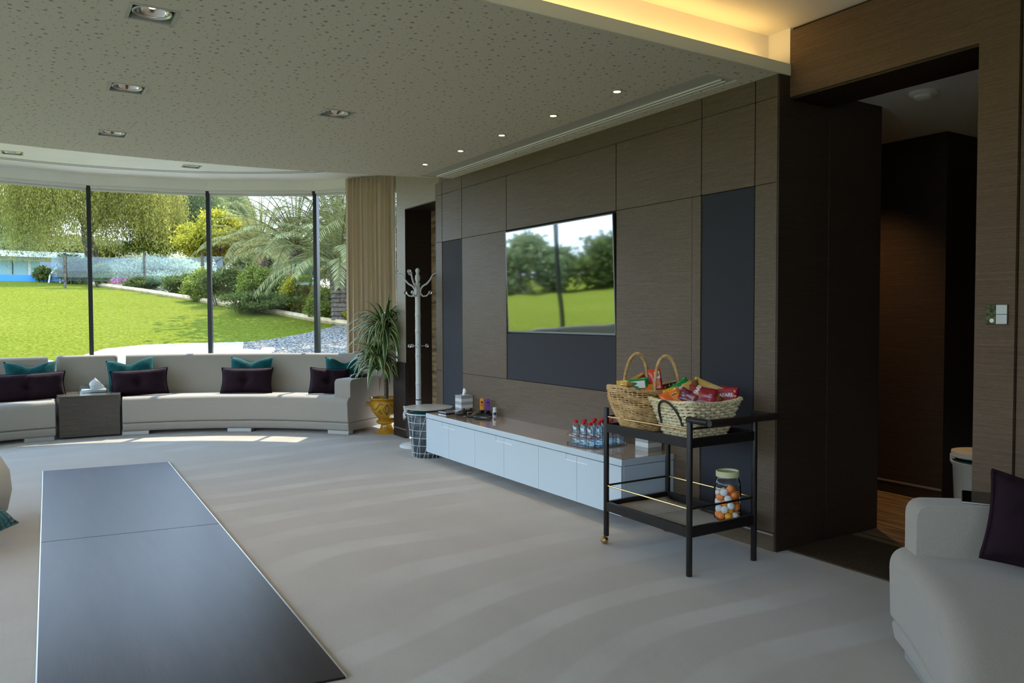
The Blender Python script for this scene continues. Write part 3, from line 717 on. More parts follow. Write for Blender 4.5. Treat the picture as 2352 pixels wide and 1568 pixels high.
for i in range(9):
    rows.append([(6.60+0.10*i/8+0.012*sin(3*i+j), -2.985+0.016*sin(2*i+1.7*j)+0.01*j/6-0.03*i/8, 0.455-0.028*j*(0.6+0.4*i/8)) for j in range(6)])
rb_.grid(rows); tag(rb_.build('paper_napkin', mat('grey_paper', (0.5, 0.5, 0.47), 0.8)), 'crumpled grey napkin hanging over the wire basket rim', 'napkin')
bpy.data.objects['paper_napkin'].modifiers.new('thick', 'SOLIDIFY').thickness = 0.002

# dracaena in an ochre urn
q = on_z(889, 994, 0); q = Vector((q.x+0.02, q.y, 0))
M_URN = mat('ochre_glaze', (0.52, 0.26, 0.016), 0.16, coat=0.6)
_f = noise(M_URN, mapping(M_URN, (1, 1, 1)), 8, 4); setcol(M_URN, ramp(M_URN, _f, [(0.3, (0.40, 0.17, 0.010)), (0.7, (0.62, 0.34, 0.02))]))
M_URNL = mat('dark_brush_line', (0.03, 0.018, 0.005), 0.3)
un = thing('potted_dracaena', 'tall variegated leafy plant in a footed ochre urn beside the curtain', 'plant', tuple(q))
UP = [(0.105, 0.0), (0.108, 0.012), (0.075, 0.035), (0.055, 0.07), (0.055, 0.09), (0.085, 0.10), (0.10, 0.115), (0.10, 0.13), (0.075, 0.145), (0.10, 0.175), (0.145, 0.24), (0.16, 0.30), (0.158, 0.335), (0.14, 0.352), (0.165, 0.362), (0.168, 0.372), (0.150, 0.374), (0.135, 0.35), (0.0, 0.345)]
pot = MB().lathe(UP, 40).build('urn', M_URN, un)
MB().lathe([(0.0, 0.352), (0.10, 0.354), (0.137, 0.35)], 24, cap=False).build('soil', vary('soil', (0.02, 0.012, 0.008), (0.05, 0.032, 0.02), (1, 1, 1), 60, 0.95, 0.8, 0.02), un)
vd = atan2(-q.y, -q.x)
for s in (-1, 1):
    a = vd+s*pi/2
    MB().lathe([(0, -0.03), (0.018, -0.026), (0.024, -0.01), (0.020, 0.012), (0.026, 0.03), (0.0, 0.036)], 16, M=Matrix.Translation((0.165*cos(a), 0.165*sin(a), 0.305)) @ Matrix.Rotation(a, 4, 'Z') @ Matrix.Rotation(radians(80), 4, 'Y')).build('handle', M_URN, pot)
def urn_r(z):
    for (r0, z0), (r1, z1) in zip(UP[9:13], UP[10:14]):
        if z0 <= z <= z1: return r0+(r1-r0)*(z-z0)/(z1-z0)
    return 0.15
bl = MB()
def brush(pts, w_=0.0022):
    bl.tube([((urn_r(z)+0.0012)*cos(vd+t), (urn_r(z)+0.0012)*sin(vd+t), z) for t, z in pts], w_, 5)
for s in (-1, 1):
    brush([(0.05+s*0.22*sin(pi*k/8), 0.20+0.115*k/8) for k in range(9)])
    brush([(0.05+s*0.09*sin(pi*k/8), 0.205+0.105*k/8) for k in range(9)])
brush([(0.22+0.85*k/10, 0.318-0.055*k/10-0.018*sin(2*pi*k/10)) for k in range(11)], 0.003)
brush([(-0.20-0.7*k/6, 0.315-0.05*k/6+0.018*sin(2*pi*k/6)) for k in range(7)], 0.003)
for t0, z0 in ((-0.42, 0.25), (-0.52, 0.23), (-0.36, 0.22), (0.50, 0.24), (0.60, 0.255), (0.46, 0.215), (0.56, 0.21)):
    brush([(t0+0.06*cos(k*1.0), z0+0.012*sin(k*1.0)) for k in range(7)], 0.002)
bl.build('painted_scroll', M_URNL, pot)
M_LEAF = mat('variegated_leaf', (0.05, 0.12, 0.03), 0.4)
_N, _L = nodes(M_LEAF); _at = _N.new('ShaderNodeAttribute'); _at.attribute_name = 'across'
_c = ramp(M_LEAF, _at.outputs['Fac'], [(0.0, (0.66, 0.68, 0.34)), (0.36, (0.56, 0.60, 0.27)), (0.46, (0.075, 0.15, 0.035)), (1.0, (0.05, 0.115, 0.028))])
setcol(M_LEAF, _c)
def rosette(base, n, L, seed, spread=1.0, dirv=(0, 0, 1)):
    R = random.Random(seed); mb = MB(); acr = []
    for k in range(n):
        a = 2.4*k+R.uniform(-.3, .3); el = radians(R.uniform(-5, 80))*(1-0.35*k/n)+radians(8); l = L*R.uniform(0.72, 1.12); wd = R.uniform(0.014, 0.021)
        p = Vector(base)+Vector((0, 0, 0.14*k/n)); d = Vector((cos(a)*cos(el)*spread, sin(a)*cos(el)*spread, sin(el))).normalized(); g = R.uniform(0.16, 0.34)
        side = Vector((-sin(a), cos(a), 0)); NS = 12; rows = []
        for i in range(NS+1):
            t = i/NS; wv = 1.7*wd*min(1, 3.2*t+0.25)*(1-t**2.2)+0.0008; up = side.cross(d).normalized()
            pw_ = p+q
            if pw_.x < 7.93 and pw_.y < -3.395: p.y = -3.393-q.y-0.004*R.random()
            if pw_.y < -3.57: p.y = -3.57-q.y
            rows.append([p-side*wv+up*wv*0.35, p-side*wv*0.33, p+side*wv*0.33, p+side*wv+up*wv*0.35]); acr += [0.0, 1.0, 1.0, 0.0]
            p = p+d*(l/NS); d = (d+Vector((0, 0, -g*(0.35+1.3*t)))).normalized()
        mb.grid(rows)
    o = mb.build('foliage', M_LEAF, un, smooth=60, flip=False)
    at_ = o.data.attributes.new('across', 'FLOAT', 'POINT'); at_.data.foreach_set('value', acr); return o
stm = vary('cane_bark', (0.10, 0.075, 0.045), (0.20, 0.155, 0.10), (8, 8, 60), 1, 0.9, 0.5, 0.01)
for pts_, r_ in (([(-0.02, 0.01, 0.34), (-0.03, 0.02, 0.55), (-0.045, 0.03, 0.80)], 0.016), ([(0.03, -0.02, 0.34), (0.035, -0.025, 0.7), (0.02, -0.02, 1.15)], 0.018)):
    MB().tube(pts_, r_, 10).build('stem', stm, un)
ax = Vector((sin(vd), -cos(vd), 0))   # to the viewer's left
l1 = Vector((0.02, -0.02, 1.00)); l2 = Vector((-0.045, 0.03, 0.66))
rosette(l1, 105, 0.47, 3); rosette(l2+ax*0.06, 92, 0.39, 9); un.scale = (1.1, 1.1, 1.06)
MB().lathe([(0, -0.035), (0.014, -0.026), (0.018, -0.005), (0.012, 0.012), (0.016, 0.022), (0.008, 0.036), (0, 0.04)], 14, tuple(-ax*0.055+Vector((-0.12, 0.10, 0.70)))).build('red_ornament', mat('red_plastic', (0.7, 0.025, 0.01), 0.35), un)

# ------------------------------------------------------------------ things on the low cabinet (top at z = 0.433)
ZT = 0.4335
M_STR_W = mat('tissue_box_white', (0.66, 0.69, 0.70), 0.35); M_STR_G = mat('tissue_box_grey', (0.36, 0.375, 0.35), 0.35)
M_TISS = mat('tissue_paper', (0.80, 0.82, 0.84), 0.9)
def crumple(seed, w, h, d, blunt=False):
    R = random.Random(seed); mb = MB(); rows = []
    for i in range(15):
        t = i/14; row = []
        for j in range(15):
            a = 2*pi*j/14
            r = (sqrt(max(0, 1-t**5))*(0.55+0.25*t) if blunt else (1-t**1.6)*(0.55+0.45*t))+0.10*sin(3*a+seed)*(1-t)+0.05*sin(7*a+5*t+seed)
            row.append((w*r*cos(a)+0.010*sin(4*t+seed), d*r*sin(a), h*t*(1+0.06*sin(2*a+seed))))
        rows.append(row)
    mb.grid(rows); return mb
def tissue_box(lab, x, y, rz, w=0.118, h=0.142, n=5, tissue=True):
    t = thing('tissue_box', lab, 'tissue box', (x, y, ZT), (0, 0, rz)); hh = h/n
    mb = MB()
    for k in range(n): mb.cur = 1 if k % 2 == 0 else 0; mb.box(-w/2, w/2, -w/2, w/2, k*hh, (k+1)*hh)
    mb.build('box', (M_STR_W, M_STR_G), t, smooth=None)
    MB().lathe([(0.036, h), (0.036, h+0.0015), (0.022, h+0.0015), (0.022, h)], 24, sx=1.1, cap=False).build('opening', M_STR_W, t)
    if tissue:
        o = crumple(2, 0.036, 0.062, 0.016, True).build('tissue', M_TISS, t, smooth=60); o.location = (0, 0, h-0.004)
    return t
tissue_box('tall grey and white striped tissue box at the far end of the low cabinet', 6.235, -3.392, 0)
tissue_box('grey and white striped tissue box under the bar cart tray, near end of the cabinet', 3.742, -3.378, 0.02, tissue=False)
bx = thing('flat_box', 'flat black box with silver edges at the far corner of the low cabinet', 'box', (6.06, -3.165, ZT), (0, 0, 0.08))
B(-0.065, 0.065, -0.09, 0.09, 0.0, 0.006).build('base', M_METAL, bx, bevel=0.002)
B(-0.064, 0.064, -0.089, 0.089, 0.006, 0.021).build('body', M_BLACK, bx, bevel=0.002)
B(-0.065, 0.065, -0.09, 0.09, 0.021, 0.026).build('lid', M_METAL, bx, bevel=0.002)

M_PADK = mat('black_controller_plastic', (0.012, 0.012, 0.013), 0.38)
gc = thing('game_controller', 'black game controller with two thumbsticks lying before the striped tissue box', 'game controller', (5.90, -3.235, ZT), (0, 0, radians(112)))
body = MB()
for s in (-1, 1):
    body.tube([(0, 0.005, 0.026), (s*0.022, 0.008, 0.029), (s*0.045, 0.006, 0.030), (s*0.062, -0.012, 0.028), (s*0.072, -0.040, 0.023), (s*0.074, -0.062, 0.018)], [0.023, 0.024, 0.025, 0.023, 0.018, 0.012], 14)
body.lathe([(0, 0.010), (0.045, 0.012), (0.055, 0.028), (0.045, 0.042), (0, 0.044)], 24, (0, 0.006, 0), sx=1.25, sy=0.62)
body.build('body', M_PADK, gc, smooth=60)
for x, y in ((-0.048, 0.014), (0.022, -0.012)):
    MB().lathe([(0.007, 0.044), (0.006, 0.056), (0.012, 0.058), (0.0115, 0.063), (0.0, 0.061)], 16, (x, y, 0)).build('thumbstick', M_BLACK, gc)
MB().lathe([(0.0, 0.05), (0.011, 0.05), (0.011, 0.047)], 16, (-0.022, -0.012, 0)).build('direction_pad', M_BLACK, gc)
for k in range(4):
    a = k*pi/2; MB().lathe([(0.0045, 0.046), (0.0045, 0.052), (0.0, 0.053)], 10, (0.050+0.011*cos(a), 0.014+0.011*sin(a), 0)).build('button', M_BLACK, gc)
B(-0.035, 0.035, 0.028, 0.042, 0.026, 0.036).build('bumper', M_METAL, gc, bevel=0.004)

dk = thing('charging_dock', 'black charging dock holding an orange and a purple controller', 'charging dock', (5.875, -3.40, ZT), (0, 0, radians(20)))
B(-0.075, 0.075, -0.045, 0.045, 0.0, 0.012).build('base', M_PADK, dk, bevel=0.004)
for x in (-0.03, 0.03): B(x-0.013, x+0.013, -0.03, 0.03, 0.012, 0.036).build('holder', M_PADK, dk, bevel=0.004)
def stick(name, lab, col, wx, wy, z0):
    t = thing(name, lab, 'game controller', (wx, wy, z0), (0, 0, radians(58)))
    m = mat(lab.split()[0]+'_controller_plastic', col, 0.35)
    P = roundpoly([(-0.018, 0.0, 0.008), (0.018, 0.0, 0.008), (0.018, 0.104, 0.017), (-0.018, 0.104, 0.017)], 5)
    mb = MB(); n = len(P)
    mb.add([(x, -0.010, z) for x, z in P]+[(x, 0.010, z) for x, z in P], [tuple(range(n-1, -1, -1)), tuple(range(n, 2*n))]+[(k, (k+1) % n, n+(k+1) % n, n+k) for k in range(n)])
    mb.build('body', m, t, bevel=0.003, smooth=50)
    B(0.0175, 0.0215, -0.006, 0.006, 0.004, 0.098).build('rail', M_BLACK, t, bevel=0.001)
    MB().lathe([(0.007, 0.0), (0.006, 0.010), (0.009, 0.012), (0, 0.013)], 14, M=Matrix.Translation((0, 0.010, 0.072)) @ Matrix.Rotation(-pi/2, 4, 'X')).build('thumbstick', M_BLACK, t)
    for dz, dx_ in ((0, 0.008), (0, -0.008), (0.008, 0), (-0.008, 0)):
        MB().lathe([(0.003, 0), (0.003, 0.003), (0, 0.0035)], 8, M=Matrix.Translation((dx_, 0.010, 0.045+dz)) @ Matrix.Rotation(-pi/2, 4, 'X')).build('button', M_BLACK, t)
    return t
_R = Matrix.Rotation(radians(20), 4, 'Z')
for x, nm, lab, col in ((-0.03, 'handheld_controller', 'orange upright controller in the charging dock', (0.85, 0.30, 0.004)), (0.03, 'handheld_controller', 'purple upright controller in the charging dock', (0.16, 0.012, 0.28))):
    v = _R @ Vector((-x, 0.0 if x < 0 else -0.01, 0)); stick(nm, lab, col, 5.875+v.x, -3.40+v.y, ZT+0.037)
def wand(lab, p0, p1, r, silver):
    mid = (Vector(p0)+Vector(p1))/2
    t = thing('remote_control', lab, 'remote', (mid.x, mid.y, ZT)); a = Vector(p0)-mid; b = Vector(p1)-mid
    d = (b-a).normalized()
    MB().tube([a-d*0.004+Vector((0, 0, r*0.8)), a+Vector((0, 0, r)), a*0.3+b*0.7+Vector((0, 0, r)), b+Vector((0, 0, r*0.9)), b+d*0.006+Vector((0, 0, r*0.8))], [r*0.5, r, r*0.95, r*0.8, r*0.4], 12).build('body', M_PADK, t)
    if silver: MB().tube([a*0.6+b*0.4+Vector((0, 0, r*1.95)), a*0.2+b*0.8+Vector((0, 0, r*1.8))], r*0.3, 8).build('silver_strip', M_METAL, t)
    MB().lathe([(0, -0.002), (r*0.4, 0), (r*0.4, 0.004), (0, 0.005)], 10, tuple(a+Vector((0, 0, r*2.0)))).build('button', M_METAL, t)
wand('black remote lying behind the other on the low cabinet', (5.80, -3.19, 0), (5.585, -3.30, 0), 0.012, False)
wand('black remote with a silver strip lying at the front of the low cabinet', (5.665, -3.185, 0), (5.53, -3.25, 0), 0.010, True)
pb = thing('pill_bottle', 'small white pill bottle on the low cabinet beside the dock', 'bottle', (5.725, -3.415, ZT))
MB().lathe([(0.017, 0), (0.0185, 0.002), (0.0185, 0.046), (0.014, 0.052), (0.013, 0.056)], 24).build('bottle', mat('white_plastic', (0.72, 0.76, 0.78), 0.35), pb)
MB().lathe([(0.0165, 0.056), (0.017, 0.058), (0.017, 0.075), (0.015, 0.077), (0, 0.077)], 24).build('cap', bpy.data.materials['white_plastic'], pb)
_a = atan2(3.415, -5.725)
lb = MB(); lb.grid([[(0.0188*cos(_a-0.75+1.5*i/8), 0.0188*sin(_a-0.75+1.5*i/8), z) for z in (0.010, 0.036)] for i in range(9)])
lb.build('label', mat('dark_blue_label', (0.03, 0.05, 0.09), 0.5), pb)

# clear tray with twelve red-capped bottles
M_ACR = mat('acrylic', (0.96, 0.98, 0.98), 0.02, 0.0, trans=1.0, ior=1.12); M_ACRT = thin_glass('acrylic_sheet', (0.93, 0.96, 0.96), 0.9, 0.05)
ty = thing('acrylic_tray', 'clear acrylic tray with a raised rail holding the red-capped bottles', 'tray', (4.115, -3.252, ZT))
def rrect(hx, hy, r, n=8):
    P = []
    for cx, cy, a0 in ((hx-r, hy-r, 0), (-hx+r, hy-r, pi/2), (-hx+r, -hy+r, pi), (hx-r, -hy+r, 1.5*pi)):
        P += [(cx+r*cos(a0+pi/2*k/n), cy+r*sin(a0+pi/2*k/n)) for k in range(n+1)]
    return P
MB().prism(rrect(0.155, 0.185, 0.10), 0.004, 0.009).build('tray_base', M_ACRT, ty)
MB().tube([(x, y, 0.066) for x, y in rrect(0.150, 0.18, 0.10)], 0.0035, 8, closed=True).build('rail', M_ACR, ty)
for x, y in ((0.148, 0.07), (0.05, 0.178), (-0.148, 0.0), (-0.06, -0.176), (-0.11, 0.14), (0.11, -0.14)):
    MB().cyl((x, y, 0.0), (x, y, 0.068), 0.0045, 10).build('post', M_ACR, ty)
M_WATER = thin_glass('bottle_plastic', (0.93, 0.965, 0.98), 1.6, 0.08); M_REDC = mat('red_cap', (0.55, 0.008, 0.012), 0.35); M_RLAB = mat('red_label', (0.42, 0.01, 0.03), 0.5)
M_LIQ = thin_glass('water', (0.90, 0.955, 0.975), 0.8, 0.03)
def bottle(loc, lab):
    t = thing('water_bottle', lab, 'bottle', loc, group='red-capped water bottles on the acrylic tray')
    prof = [(0.024, 0.0), (0.0275, 0.004), (0.0275, 0.030), (0.0262, 0.034), (0.0275, 0.038), (0.0275, 0.062), (0.026, 0.066), (0.0275, 0.071), (0.027, 0.085), (0.0275, 0.092), (0.0262, 0.096), (0.026, 0.108), (0.021, 0.122), (0.014, 0.132), (0.0125, 0.138)]
    MB().lathe(prof, 20, cap=False).build('bottle', M_WATER, t)
    MB().lathe([(0.0, 0.003), (0.0262, 0.004), (0.0262, 0.10), (0.020, 0.118), (0.0, 0.118)], 16).build('water', M_LIQ, t)
    MB().lathe([(0.0142, 0.136), (0.0146, 0.138), (0.0146, 0.151), (0.013, 0.153), (0, 0.153)], 20).build('cap', M_REDC, t)
    a = atan2(3.25, -4.1); lb = MB()
    lb.grid([[(0.0279*cos(a-1.2+2.4*i/12), 0.0279*sin(a-1.2+2.4*i/12), z+0.003*sin(i*1.3)) for z in (0.046, 0.052)] for i in range(13)])
    lb.grid([[(0.0279*cos(a-1.15+0.22*i/2), 0.0279*sin(a-1.15+0.22*i/2), z) for z in (0.05, 0.064)] for i in range(3)])
    lb.build('label', M_RLAB, t, flip=False); return t
rows_ = ('front', 'second', 'third', 'back'); cols_ = ('left', 'middle', 'right')
for i, x in enumerate((4.193, 4.107, 4.037)):
    for j, y in enumerate((-3.132, -3.212, -3.288, -3.370)):
        bottle((x-0.004, y+0.006*sin(3*i+2*j), ZT+0.0095), f'red-capped water bottle on the acrylic tray, {rows_[j]} row {cols_[i]}')

# acrylic tissue holder on the side table
a = ang_r(216, 898, 3.45); r = 3.42
ah = thing('tissue_holder', 'clear acrylic tissue holder with a white tissue on the block side table', 'tissue holder', (CX+r*cos(a), CY+r*sin(a), 0.4585), (0, 0, a+pi/2))
hb = MB()
for q in ((-0.14, -0.135, -0.07, 0.07), (0.135, 0.14, -0.07, 0.07), (-0.135, 0.135, -0.07, -0.065), (-0.135, 0.135, 0.065, 0.07)): hb.box(q[0], q[1], q[2], q[3], 0.0, 0.085)
hb.build('holder', M_ACRT, ah, smooth=None)
B(-0.125, 0.125, -0.06, 0.06, 0.002, 0.035).build('tissue_stack', M_TISS, ah, bevel=0.01)
o = crumple(5, 0.115, 0.125, 0.06).build('tissue', M_TISS, ah, smooth=50); o.location = (-0.02, 0, 0.033)

# ------------------------------------------------------------------ bar cart
M_CART = mat('dark_bronze_metal', (0.020, 0.017, 0.015), 0.38, 0.4); M_BRASS = mat('brass', (0.62, 0.44, 0.20), 0.25, 1.0)
M_HAND = mat('brown_leather_grip', (0.016, 0.010, 0.008), 0.5); M_SHELF = vary('shelf_panel', (0.36, 0.33, 0.27), (0.42, 0.385, 0.32), (4, 4, 1), 1, 0.5)
bc = thing('bar_cart', 'dark metal two-tier bar cart with brass rails in front of the television wall', 'bar cart')
X0, X1, Y0, Y1 = 2.78, 3.43, -3.25, -2.78
for x, y, zb, zt in ((X0, Y1, 0, 0.780), (X0, Y0, 0, 0.780), (X1, Y1, 0.048, 0.778), (X1, Y0, 0.048, 0.778)):
    lg = MB().lathe([(0.0145, zb), (0.0155, zb+0.003), (0.0155, zt-0.003), (0.0145, zt)], 20, (x, y, 0)).build('leg', M_CART, bc)
    if x == X1:
        MB().lathe([(0, -0.0215), (0.012, -0.019), (0.021, -0.008), (0.0225, 0.0), (0.021, 0.008), (0.012, 0.019), (0, 0.0215)], 20, M=Matrix.Translation((x+0.008, y+0.006, 0.0225)) @ Matrix.Rotation(pi/2, 4, 'X')).build('caster', M_BRASS, lg)
        MB().cyl((x, y, 0.03), (x, y, 0.052), 0.006, 10).build('caster_stem', M_BRASS, lg)
for z0, z1, nm in ((0.640, 0.688, 'upper_tray'), (0.193, 0.245, 'lower_tray')):
    f = MB()
    f.box(X0, X1, Y1-0.010, Y1+0.010, z0, z1); f.box(X0, X1, Y0-0.010, Y0+0.010, z0, z1); f.box(X0-0.010, X0+0.010, Y0, Y1, z0, z1); f.box(X1-0.010, X1+0.010, Y0, Y1, z0, z1)
    f.box(X0, X1, Y0, Y1, z0, z0+0.006)
    tr = f.build(nm, M_CART, bc, bevel=0.002)
    B(X0+0.012, X1-0.012, Y0+0.012, Y1-0.012, z0+0.006, z0+0.010).build('shelf_panel', M_SHELF, tr, smooth=None)
for z in (0.728, 0.336):
    for a_, b_ in (((X0, Y1), (X1, Y1)), ((X0, Y0), (X1, Y0))): MB().cyl((*a_, z), (*b_, z), 0.0048, 10).build('brass_rail', M_BRASS, bc)
    for x in (X0, X1):
        if z > 0.5 and x == X0: continue
        MB().cyl((x, Y0, z), (x, Y1, z), 0.0055, 10).build('end_rail', M_CART, bc)
MB().cyl((X0, Y0, 0.735), (X0, Y1, 0.735), 0.0055, 10).build('end_rail', M_CART, bc)
for y in (Y0, Y1): MB().tube([(X0+0.013, y, 0.780), (X0-0.125, y, 0.780)], 0.0165, 16).build('handle_arm', M_CART, bc)
MB().tube([(X0-0.140, Y0-0.012, 0.780), (X0-0.140, Y1+0.012, 0.780)], 0.0175, 16).build('handle_grip', M_HAND, bc)

# papers on the lower shelf
M_PAPER = fabric('buff_paper', (0.44, 0.40, 0.33), 60, 0.8, 0.1, 0, 0.06)
def sheet(lab, P, z):
    mb = MB(); N = 10; rows = []
    for i in range(N+1):
        row = []
        for j in range(N+1):
            u, v = i/N, j/N
            p = Vector(P[0]).lerp(Vector(P[1]), u).lerp(Vector(P[3]).lerp(Vector(P[2]), u), v)
            row.append((p.x, p.y, z+0.004*sin(6*u+1)*sin(5*v)**2+0.008*max(0, u-0.9)*10*(v > 0.0)))
        rows.append(row)
    mb.grid(rows); o = mb.build('paper_sheet', M_PAPER); s_ = o.modifiers.new('t', 'SOLIDIFY'); s_.thickness = 0.0012
    return tag(o, lab, 'paper', 'buff papers on the lower shelf of the cart')
sheet('buff paper on the lower cart shelf, far half', ((3.12, -2.80), (3.41, -2.80), (3.40, -3.22), (3.13, -3.20)), 0.212)
sheet('buff paper on the lower cart shelf, under the ball jar', ((2.80, -2.80), (3.11, -2.80), (3.12, -3.20), (2.80, -3.22)), 0.210)

# jar of table tennis balls
JX, JY, JZ = 2.858, -3.135, 0.2205
M_JAR = thin_glass('jar_plastic', (0.97, 0.98, 0.98), 1.3, 0.03); M_LID = mat('cream_lid', (0.60, 0.58, 0.30), 0.45)
jr = thing('plastic_jar', 'clear plastic jar with a cream lid full of table tennis balls', 'jar', (JX, JY, JZ))
MB().lathe([(0.0, 0.001), (0.062, 0.0), (0.069, 0.006), (0.0705, 0.03), (0.069, 0.036), (0.0705, 0.042), (0.0705, 0.17), (0.069, 0.175), (0.0705, 0.18), (0.068, 0.198), (0.060, 0.216), (0.056, 0.222), (0.056, 0.236)], 36, cap=False).build('jar_body', M_JAR, jr)
MB().lathe([(0.057, 0.226), (0.0605, 0.228), (0.0605, 0.256), (0.058, 0.258), (0.055, 0.257), (0.054, 0.248), (0.0, 0.247)], 36, cap=False).build('lid', M_LID, jr)
BALLS = [(0.0358, 0.0281, 0.023), (0.0062, -0.0036, 0.023), (-0.0445, -0.0094, 0.023), (-0.0207, -0.0405, 0.023), (-0.0353, 0.0287, 0.023), (0.0441, -0.0111, 0.023), (0.001, 0.0455, 0.023), (0.0191, -0.0413, 0.023), (-0.0193, 0.0033, 0.0507), (0.0351, -0.0289, 0.0572), (0.0202, 0.0408, 0.0572), (-0.019, 0.0414, 0.0573), (-0.0013, -0.0455, 0.0573), (0.0445, 0.0093, 0.0574), (-0.0358, -0.0281, 0.066), (0.0057, -0.0125, 0.0773), (-0.0419, 0.0177, 0.0788), (-0.0038, 0.0247, 0.0888), (0.0443, -0.0105, 0.091), (0.0359, 0.0279, 0.0918), (-0.0136, -0.0434, 0.0947), (-0.024, -0.0066, 0.1043), (0.023, -0.0392, 0.1082), (0.0139, -0.0006, 0.1151), (-0.0328, 0.0315, 0.1152), (0.012, 0.0439, 0.1197), (-0.0285, -0.0355, 0.131), (0.0405, 0.0207, 0.1352), (-0.0455, 0.0002, 0.1365), (0.0413, -0.0191, 0.1373), (0.0079, -0.0448, 0.1445), (-0.0074, 0.0037, 0.1481), (-0.0148, 0.043, 0.1488), (-0.0404, 0.021, 0.1702)]
bm_ = MB(); bm_.lathe([(0.0199*sin(pi*k/10), -0.0199*cos(pi*k/10)) for k in range(11)], 20, cap=False)
KB = {'orange': mat('ball_orange', (0.95, 0.28, 0.05), 0.5), 'white': mat('ball_white', (0.78, 0.80, 0.76), 0.5), 'amber': mat('ball_amber', (0.95, 0.40, 0.015), 0.5)}
# bearing of the viewer from the jar decides nothing: colours are mixed, whites mostly on the window side
for k, (x, y, z) in enumerate(BALLS):
    c = 'orange'
    if y > 0.012 and z > 0.05 and k % 4 != 1: c = 'white'
    if k in (4, 8): c = 'amber'
    if k in (2, 29, 12): c = 'white'
    mb = MB(); mb.v = list(bm_.v); mb.f = list(bm_.f); mb.mi = list(bm_.mi)
    o = mb.build('table_tennis_ball', KB[c], smooth=60); o.location = (JX+x, JY+y, JZ+z)
    tag(o, {'orange': 'orange table tennis ball heaped in the clear jar', 'white': 'white table tennis ball heaped in the clear jar', 'amber': 'yellow-orange table tennis ball low in the clear jar'}[c], 'ball', c+' table tennis balls in the jar')

# ------------------------------------------------------------------ baskets
M_WICK = vary('wicker_cane', (0.52, 0.30, 0.11), (0.80, 0.54, 0.25), (30, 30, 30), 1.0, 0.6, 0.4, 0.004)
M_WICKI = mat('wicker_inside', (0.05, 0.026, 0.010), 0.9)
WB = (3.290, -2.985, 0.652)
wk = thing('wicker_basket', 'boat-shaped brown wicker basket with two hoop handles on the bar cart', 'basket', WB)
def wsec(t, a):
    """t height 0..1, a bearing: boat with its ends along Y"""
    hx = 0.085+0.050*min(1, t*1.5)**0.8; hy = 0.135+0.125*min(1, 0.15+t*1.15)**0.75
    if t > 0.72: hy += 0.010*(t-0.72)/0.28
    e = 0.72
    x = hx*math.copysign(abs(cos(a))**e, cos(a)); y = hy*math.copysign(abs(sin(a))**e, sin(a))
    z = 0.228*t+0.030*abs(sin(a))**3*t-0.004
    return Vector((x, y, z+0.008))
body = MB(); NS_ = 40; NR = 30
for i in range(NR):
    t = (i+0.5)/NR; pts_ = []
    for k in range(NS_*4):
        a = 2*pi*k/(NS_*4); p = wsec(t, a); q = wsec(min(1, t+0.02), a)
        nrm = Vector((cos(a), sin(a), 0)); w_ = 0.0048*cos(NS_*a/2*1.0+pi*(i % 2))
        pts_.append(p+nrm*w_+Vector((0, 0, 0.006*sin(3*a+i*0.9)*t)))
    body.tube(pts_, 0.0041, 5, closed=True)
for k in range(NS_):
    a = 2*pi*(k+0.5)/NS_; body.tube([wsec(t/10, a) for t in range(11)], 0.0034, 5)
body.build('basket_body', M_WICK, wk, smooth=60)
ins = MB(); ins.grid([[wsec(t/10, 2*pi*k/40)*1.0-Vector((cos(2*pi*k/40)*0.007, sin(2*pi*k/40)*0.007, 0)) for k in range(40)] for t in range(11)], closev=True)
ins.add([wsec(0.05, 2*pi*k/40)*0.95 for k in range(40)], [tuple(range(40))]); ins.build('lining', M_WICKI, wk)
rim = MB()
for s in range(3): rim.tube([wsec(1.0, 2*pi*k/120)+Vector((0.005*cos(2*pi*(k/120*22+s/3)), 0, 0.005*sin(2*pi*(k/120*22+s/3)))) for k in range(120)], 0.0042, 6, closed=True)
rim.build('rim', M_WICK, wk, smooth=60)
def hoop(x, yc, hw, z0, zt, lean):
    mb = MB(); P = []
    for k in range(41):
        a = pi*k/40; P.append(Vector((x+lean*sin(a), yc+hw*cos(a), z0+(zt-z0)*sin(a)**0.75)))
    mb.tube(P, 0.0075, 10)
    for k in range(0, 40):     # the wrapping
        for h in (0.0, 0.5):
            c = P[k].lerp(P[k+1], h); d = (P[k+1]-P[k]).normalized(); s = d.cross(Vector((1, 0, 0))).normalized()
            mb.tube([c+(Vector((1, 0, 0))*cos(2*pi*q/8)+s*sin(2*pi*q/8))*0.0088+d*0.004*q/8 for q in range(9)], 0.0022, 4, cap=False)
    return mb
hoop(0.120, 0.005, 0.090, 0.19, 0.425, -0.012).build('handle', M_WICK, wk, smooth=60)
hoop(-0.122, -0.010, 0.090, 0.19, 0.420, 0.012).build('handle', M_WICK, wk, smooth=60)

M_STRAW = vary('braided_straw', (0.66, 0.54, 0.30), (0.88, 0.76, 0.50), (40, 40, 60), 1.0, 0.8, 0.6, 0.004)
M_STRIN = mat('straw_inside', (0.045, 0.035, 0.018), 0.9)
SB = (3.012, -3.050, 0.651)
sb = thing('straw_basket', 'pale braided straw basket with a brown leather handle at the front of the bar cart', 'basket', SB)
def ssec(t, s):
    hx, hy = 0.112+0.050*t, 0.132+0.068*t; r = 0.035+0.015*t
    P = [Vector(q) for q in rrect(hx, hy, r, 6)]; n = len(P)
    sg = [(P[(i+1) % n]-P[i]).length for i in range(n)]; want = (s % 1.0)*sum(sg); i = 0
    while want > sg[i] and i < n-1: want -= sg[i]; i += 1
    p = P[i].lerp(P[(i+1) % n], want/sg[i])
    c = abs(p.x)/hx*abs(p.y)/hy
    return Vector((p.x, p.y, 0.006+0.182*t+0.014*t*c**3-0.006*t*(1-abs(p.y)/hy)))
